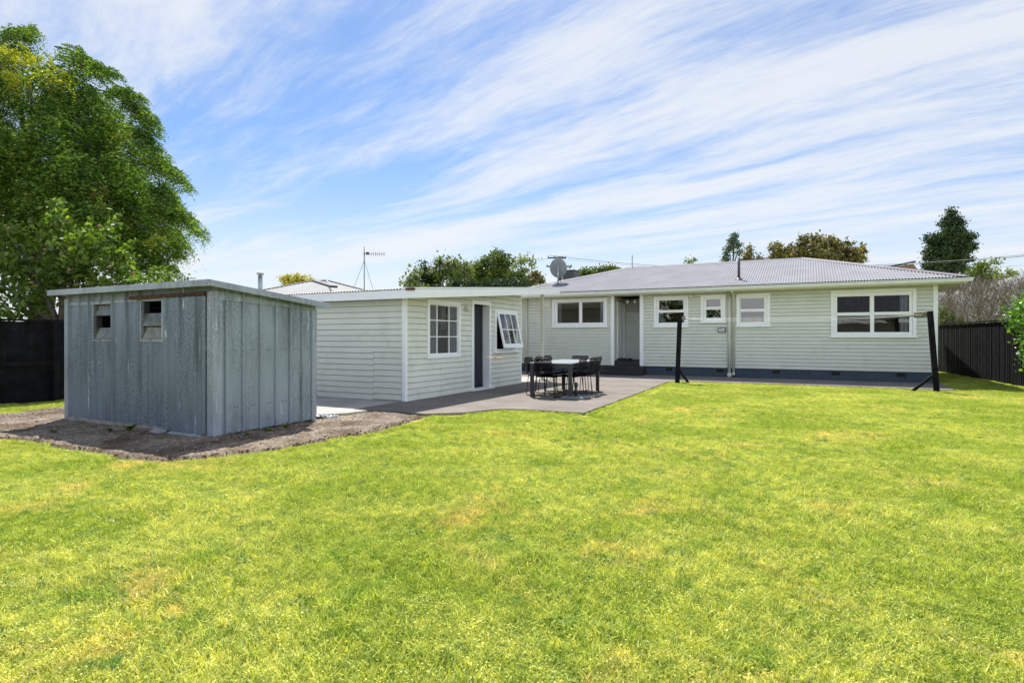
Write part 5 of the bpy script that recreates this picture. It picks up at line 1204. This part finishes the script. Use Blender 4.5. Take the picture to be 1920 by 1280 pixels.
# house and fence behind the camera, mirrored in the windows
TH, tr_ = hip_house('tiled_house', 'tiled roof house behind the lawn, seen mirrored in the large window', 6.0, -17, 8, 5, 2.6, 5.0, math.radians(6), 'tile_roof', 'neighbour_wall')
f = MB(); f.box(-20, 20, -10.1, -10.06, GZ, 1.7); tag(f.build('rear_fence', 'black_stain'), 'dark fence behind the camera, mirrored in the house windows', 'fence')

tree('mirrored_tree', 'broad green tree behind the camera, mirrored in the window right of the porch', 'tree', (-12, -15, GZ), [(-12, -15, 4.5, 3.2, 3, 2.4), (-9, -14, 3.6, 2.4, 2.2, 1.8), (-14.5, -14.5, 3.8, 2.2, 2, 2)], 7000, .12, 'mid_leaf', .25, twig=.25)
# butterfly caught in flight
bp_ = at(928, 671, 2.7); BF = thing('butterfly', 'small orange brown winged insect flying in front of the outbuilding doorway', 'butterfly', bp_)
paint('wing_orange', (.62, .27, .07), .7, var=.15, scale=60, dirt=(.08, .04, .02), dirt_amt=.7)
rt_ = Vector((CS, SN, 0)); fw_ = Vector((-SN, CS, 0)); upv = Vector((0, 0, 1))
f = MB(); f.smooth = True; f.tube([bp_-fw_*.016, bp_-fw_*.008, bp_+fw_*.008, bp_+fw_*.018], [.001, .003, .0028, .001], 6); f.build('body', 'black_metal', BF)
for s_n in (-1, 1):
    f = MB(); w_ = rt_*s_n
    for (prof, lift) in (([(0, .004), (.030, .024), (.044, .020), (.042, .010), (.026, .0), (0, -.002)], .16), ([(0, -.002), (.024, .0), (.032, -.010), (.024, -.022), (.010, -.020), (0, -.008)], .10)):
        top_ = [bp_+w_*(x+.002)+fw_*y+upv*(x*lift+.0012) for x, y in prof]; bot_ = [p-upv*.0008 for p in top_]
        f.poly(top_); f.poly(list(reversed(bot_)))
        for i in range(len(prof)): j = (i+1) % len(prof); f.quad(bot_[i], bot_[j], top_[j], top_[i])
    f.build('wing', 'wing_orange', BF)

# ------------------------------------------------------------------ satellite dish, power poles, cables
DS = thing('satellite_dish', 'round grey satellite dish on a mast on the left roof slope', 'satellite dish', (-8.6, 20.75, roofz(20.75)))
dc = Vector((-8.62, 20.8, 3.98)); zd = roofz(20.8)
bpy.context.view_layer.update()
p = at(1037, 500, 0.0001)
cdir = Vector((-.28, 1, .32)).normalized()       # dish axis: seen from behind, pointing to the northern sky
ax = cdir.cross(Vector((0, 0, 1))).normalized(); ayy = ax.cross(cdir)
f = MB(); f.smooth = True; rings = 7; nseg = 32; Rr = .36; i0 = 0
for k in range(rings+1):
    r_ = Rr*k/rings
    for j in range(nseg):
        t = 6.2832*j/nseg; q = dc+ax*(r_*.92*math.cos(t))+ayy*(r_*1.06*math.sin(t))+cdir*(r_*r_*.5); f.v.append(tuple(q))
for k in range(rings):
    for j in range(nseg): a_ = k*nseg+j; b2 = k*nseg+(j+1) % nseg; f.f.append((a_, b2, b2+nseg, a_+nseg))
dso = f.build('dish', 'dish_grey', DS); sd_m = dso.modifiers.new('thick', 'SOLIDIFY'); sd_m.thickness = .012
f = MB(); f.smooth = True; f.tube([(dc.x+.03, dc.y-.10, zd-.02), (dc.x+.03, dc.y-.10, 3.82), dc-cdir*.05], .024, 8); f.build('mast', 'zinc', DS)
f = MB(); f.bar(dc-cdir*.06-ayy*.14, dc-cdir*.06+ayy*.12, .07, .07); f.build('bracket', 'zinc', DS)
f = MB(); f.tube([dc-ayy*.34+cdir*.05, dc-ayy*.30+cdir*.42], .012, 6); f.tube([dc-ayy*.30+cdir*.38, dc-ayy*.26+cdir*.48], .03, 8); f.build('receiver_arm', 'dish_grey', DS)
f = MB(); f.hexa([(dc.x-.3, dc.y-.16, roofz(dc.y-.16)+.012), (dc.x+.38, dc.y-.16, roofz(dc.y-.16)+.012), (dc.x+.38, dc.y+.0, roofz(dc.y)+.012), (dc.x-.3, dc.y+.0, roofz(dc.y)+.012)]+[(dc.x-.3, dc.y-.16, roofz(dc.y-.16)+.03), (dc.x+.38, dc.y-.16, roofz(dc.y-.16)+.03), (dc.x+.38, dc.y+.0, roofz(dc.y)+.03), (dc.x-.3, dc.y+.0, roofz(dc.y)+.03)]); f.build('foot', 'dark_metal', DS)

def pole(label, px, ytop, d, arms, w=.12, scale=1):
    base = at(px, HZ, d); top = at(px, ytop, d); t = thing('power_pole', label, 'power pole', (base.x, base.y, GZ)); f = MB(); f.smooth = True
    f.tube([(base.x, base.y, -.5), (top.x, top.y, top.z)], [w*1.2, w], 10); f.build('pole', 'pole_wood', t); rt = Vector((CS, SN, 0))
    for (dz, l0, l1) in arms:
        f = MB(); c0 = top+Vector((0, 0, dz)); f.bar(c0-rt*l0, c0+rt*l1, .07, .10); a_ = f.build('crossarm', 'pole_wood', t)
        for s in (-l0*.95, -l0*.45, l1*.45, l1*.95):
            f = MB(); f.smooth = True; f.tube([c0+rt*s+Vector((0, 0, .05)), c0+rt*s+Vector((0, 0, .17))], .03, 6); f.build('insulator', 'dish_grey', a_)
    return top
pt = pole('dark wooden power pole with crossarms just behind the satellite dish', 1049, 481, 44, ((-.10, .9, .5), (-.75, 1.0, .95)), .16)
pole('far power pole with its crossarm just above the shed roof', 352, 519, 75, ((-.2, 1.0, 1.0),), .12)
CB = 'power cables'
cable('power_cable', 'power cable running right from the pole down behind the roof ridge', 'cable', (at(1030, 478.5, 43.8), at(1390, 500, 60)), .35, .016, 'dark_metal', CB)
cable('power_cable', 'lower faint power cable running right from the pole', 'cable', (at(1054, 485, 44), at(1330, 500, 58)), .25, .010, 'dish_grey', CB)
cable('power_cable', 'power cable running left from the pole over the trees', 'cable', (at(1046, 480, 44), at(600, 556, 60)), .5, .014, 'dish_grey', CB)
cable('power_cable', 'upper cable of the thick pair at the right edge of the sky', 'cable', (at(1560, 498, 45), at(1990, 471, 30)), .18, .018, 'dark_metal', CB)
cable('power_cable', 'lower cable of the thick pair at the right edge of the sky', 'cable', (at(1560, 499.5, 45), at(1990, 473.5, 30)), .20, .014, 'dark_metal', CB)
cable('power_cable', 'thin cable above the neighbouring eave at the far right', 'cable', (at(1850, 500, 40), at(1990, 492, 30)), .05, .010, 'dish_grey', CB)

# ------------------------------------------------------------------ light
sun_v = Vector((-.32, .45, 1.0)).normalized()
ld = bpy.data.lights.new('sun', 'SUN'); ld.energy = 4.5; ld.angle = math.radians(.5); ld.color = (1, .95, .87)
lo = bpy.data.objects.new('sun', ld); COL.objects.link(lo); lo.rotation_euler = sun_v.to_track_quat('Z', 'Y').to_euler()
W = bpy.data.worlds.new('World'); S.world = W; W.use_nodes = True; nt = W.node_tree; bg = nt.nodes['Background']
sky = nt.nodes.new('ShaderNodeTexSky'); sky.sky_type = 'NISHITA'; sky.sun_disc = False
sky.sun_elevation = math.asin(sun_v.z); sky.sun_rotation = math.atan2(sun_v.x, sun_v.y) % (2*math.pi); sky.air_density = 1.0; sky.dust_density = .6; sky.ozone_density = 1.6
tc = nt.nodes.new('ShaderNodeTexCoord'); sx = nt.nodes.new('ShaderNodeSeparateXYZ'); nt.links.new(tc.outputs['Generated'], sx.inputs[0])
def M_(op, a, b_=None, c=None):
    n = nt.nodes.new('ShaderNodeMath'); n.operation = op
    for i, v in enumerate((a, b_, c)):
        if v is None: continue
        if isinstance(v, (int, float)): n.inputs[i].default_value = v
        else: nt.links.new(v, n.inputs[i])
    return n.outputs[0]
zc = M_('ADD', M_('MAXIMUM', sx.outputs[2], 0.0), .07)
pxn = M_('DIVIDE', sx.outputs[0], zc); pyn = M_('DIVIDE', sx.outputs[1], zc)
SA = math.radians(76); ux, uy = -math.sin(SA), math.cos(SA)
uu = M_('ADD', M_('MULTIPLY', pxn, ux), M_('MULTIPLY', pyn, uy)); vv = M_('ADD', M_('MULTIPLY', pxn, -uy), M_('MULTIPLY', pyn, ux))
def cv(su, sv, oz=0):
    c = nt.nodes.new('ShaderNodeCombineXYZ'); nt.links.new(M_('MULTIPLY', uu, su), c.inputs[0]); nt.links.new(M_('MULTIPLY', vv, sv), c.inputs[1]); c.inputs[2].default_value = oz; return c.outputs[0]
def nz(vec, scale, det, rough, dist=0):
    n = nt.nodes.new('ShaderNodeTexNoise'); n.inputs['Scale'].default_value = scale; n.inputs['Detail'].default_value = det; n.inputs['Roughness'].default_value = rough; n.inputs['Distortion'].default_value = dist; nt.links.new(vec, n.inputs[0]); return n.outputs[0]
# domain warp
wn = nz(cv(.35, .35, 3.1), 1.0, 3, .5); wv = M_('MULTIPLY', M_('SUBTRACT', wn, .5), .9)
vv = M_('ADD', vv, wv)
broad = nz(cv(.28, .9, 1.7), 1.0, 4, .5)
streak = nz(cv(.34, 1.9, 5.2), 1.4, 11, .64, .15)
fine = nz(cv(1.6, 5.0, 9.0), 2.4, 8, .72, .3)
den = M_('ADD', M_('ADD', M_('MULTIPLY', broad, .85), M_('MULTIPLY', streak, .92)), M_('MULTIPLY', fine, .30))
cf = nt.nodes.new('ShaderNodeMapRange'); cf.interpolation_type = 'SMOOTHSTEP'; cf.inputs[1].default_value = .85; cf.inputs[2].default_value = 1.24; nt.links.new(den, cf.inputs[0])
hz_ = nt.nodes.new('ShaderNodeMapRange'); hz_.interpolation_type = 'SMOOTHSTEP'; hz_.inputs[1].default_value = .0; hz_.inputs[2].default_value = .30; hz_.inputs[3].default_value = .8; hz_.inputs[4].default_value = .0; nt.links.new(sx.outputs[2], hz_.inputs[0])
cfa = M_('MULTIPLY', cf.outputs[0], .85)
tot = M_('SUBTRACT', 1.0, M_('MULTIPLY', M_('SUBTRACT', 1.0, cfa), M_('SUBTRACT', 1.0, hz_.outputs[0])))
# extra cloud brightness added out of view, opposite the sun, to fill shaded walls
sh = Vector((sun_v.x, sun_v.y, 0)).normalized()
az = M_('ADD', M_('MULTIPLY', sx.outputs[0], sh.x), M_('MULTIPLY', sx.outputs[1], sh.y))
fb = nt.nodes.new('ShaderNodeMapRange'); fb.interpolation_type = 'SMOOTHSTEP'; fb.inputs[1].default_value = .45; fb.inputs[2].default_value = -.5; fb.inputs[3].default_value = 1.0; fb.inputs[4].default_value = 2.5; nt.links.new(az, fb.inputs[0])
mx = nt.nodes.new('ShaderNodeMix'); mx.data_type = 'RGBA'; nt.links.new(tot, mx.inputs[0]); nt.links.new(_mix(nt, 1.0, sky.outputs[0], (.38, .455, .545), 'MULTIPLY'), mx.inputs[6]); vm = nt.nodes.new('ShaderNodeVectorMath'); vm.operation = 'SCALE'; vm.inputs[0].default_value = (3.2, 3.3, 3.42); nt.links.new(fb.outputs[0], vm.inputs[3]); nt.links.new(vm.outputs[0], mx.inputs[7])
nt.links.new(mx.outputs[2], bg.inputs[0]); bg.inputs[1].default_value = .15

cam = bpy.data.cameras.new('camera'); co = bpy.data.objects.new('camera', cam); COL.objects.link(co)
co.location = (0, 0, HC); co.rotation_euler = (math.radians(90), 0, math.atan2(SN, CS)); cam.sensor_width = 36; cam.lens = 36*F/1920; cam.shift_y = -(640-HZ)/1920; cam.clip_start = .05; cam.clip_end = 2000
S.camera = co
S.view_settings.view_transform = 'Standard'; S.view_settings.look = 'None'; S.view_settings.gamma = 1; S.view_settings.exposure = .9
S.cycles.transparent_max_bounces = 12
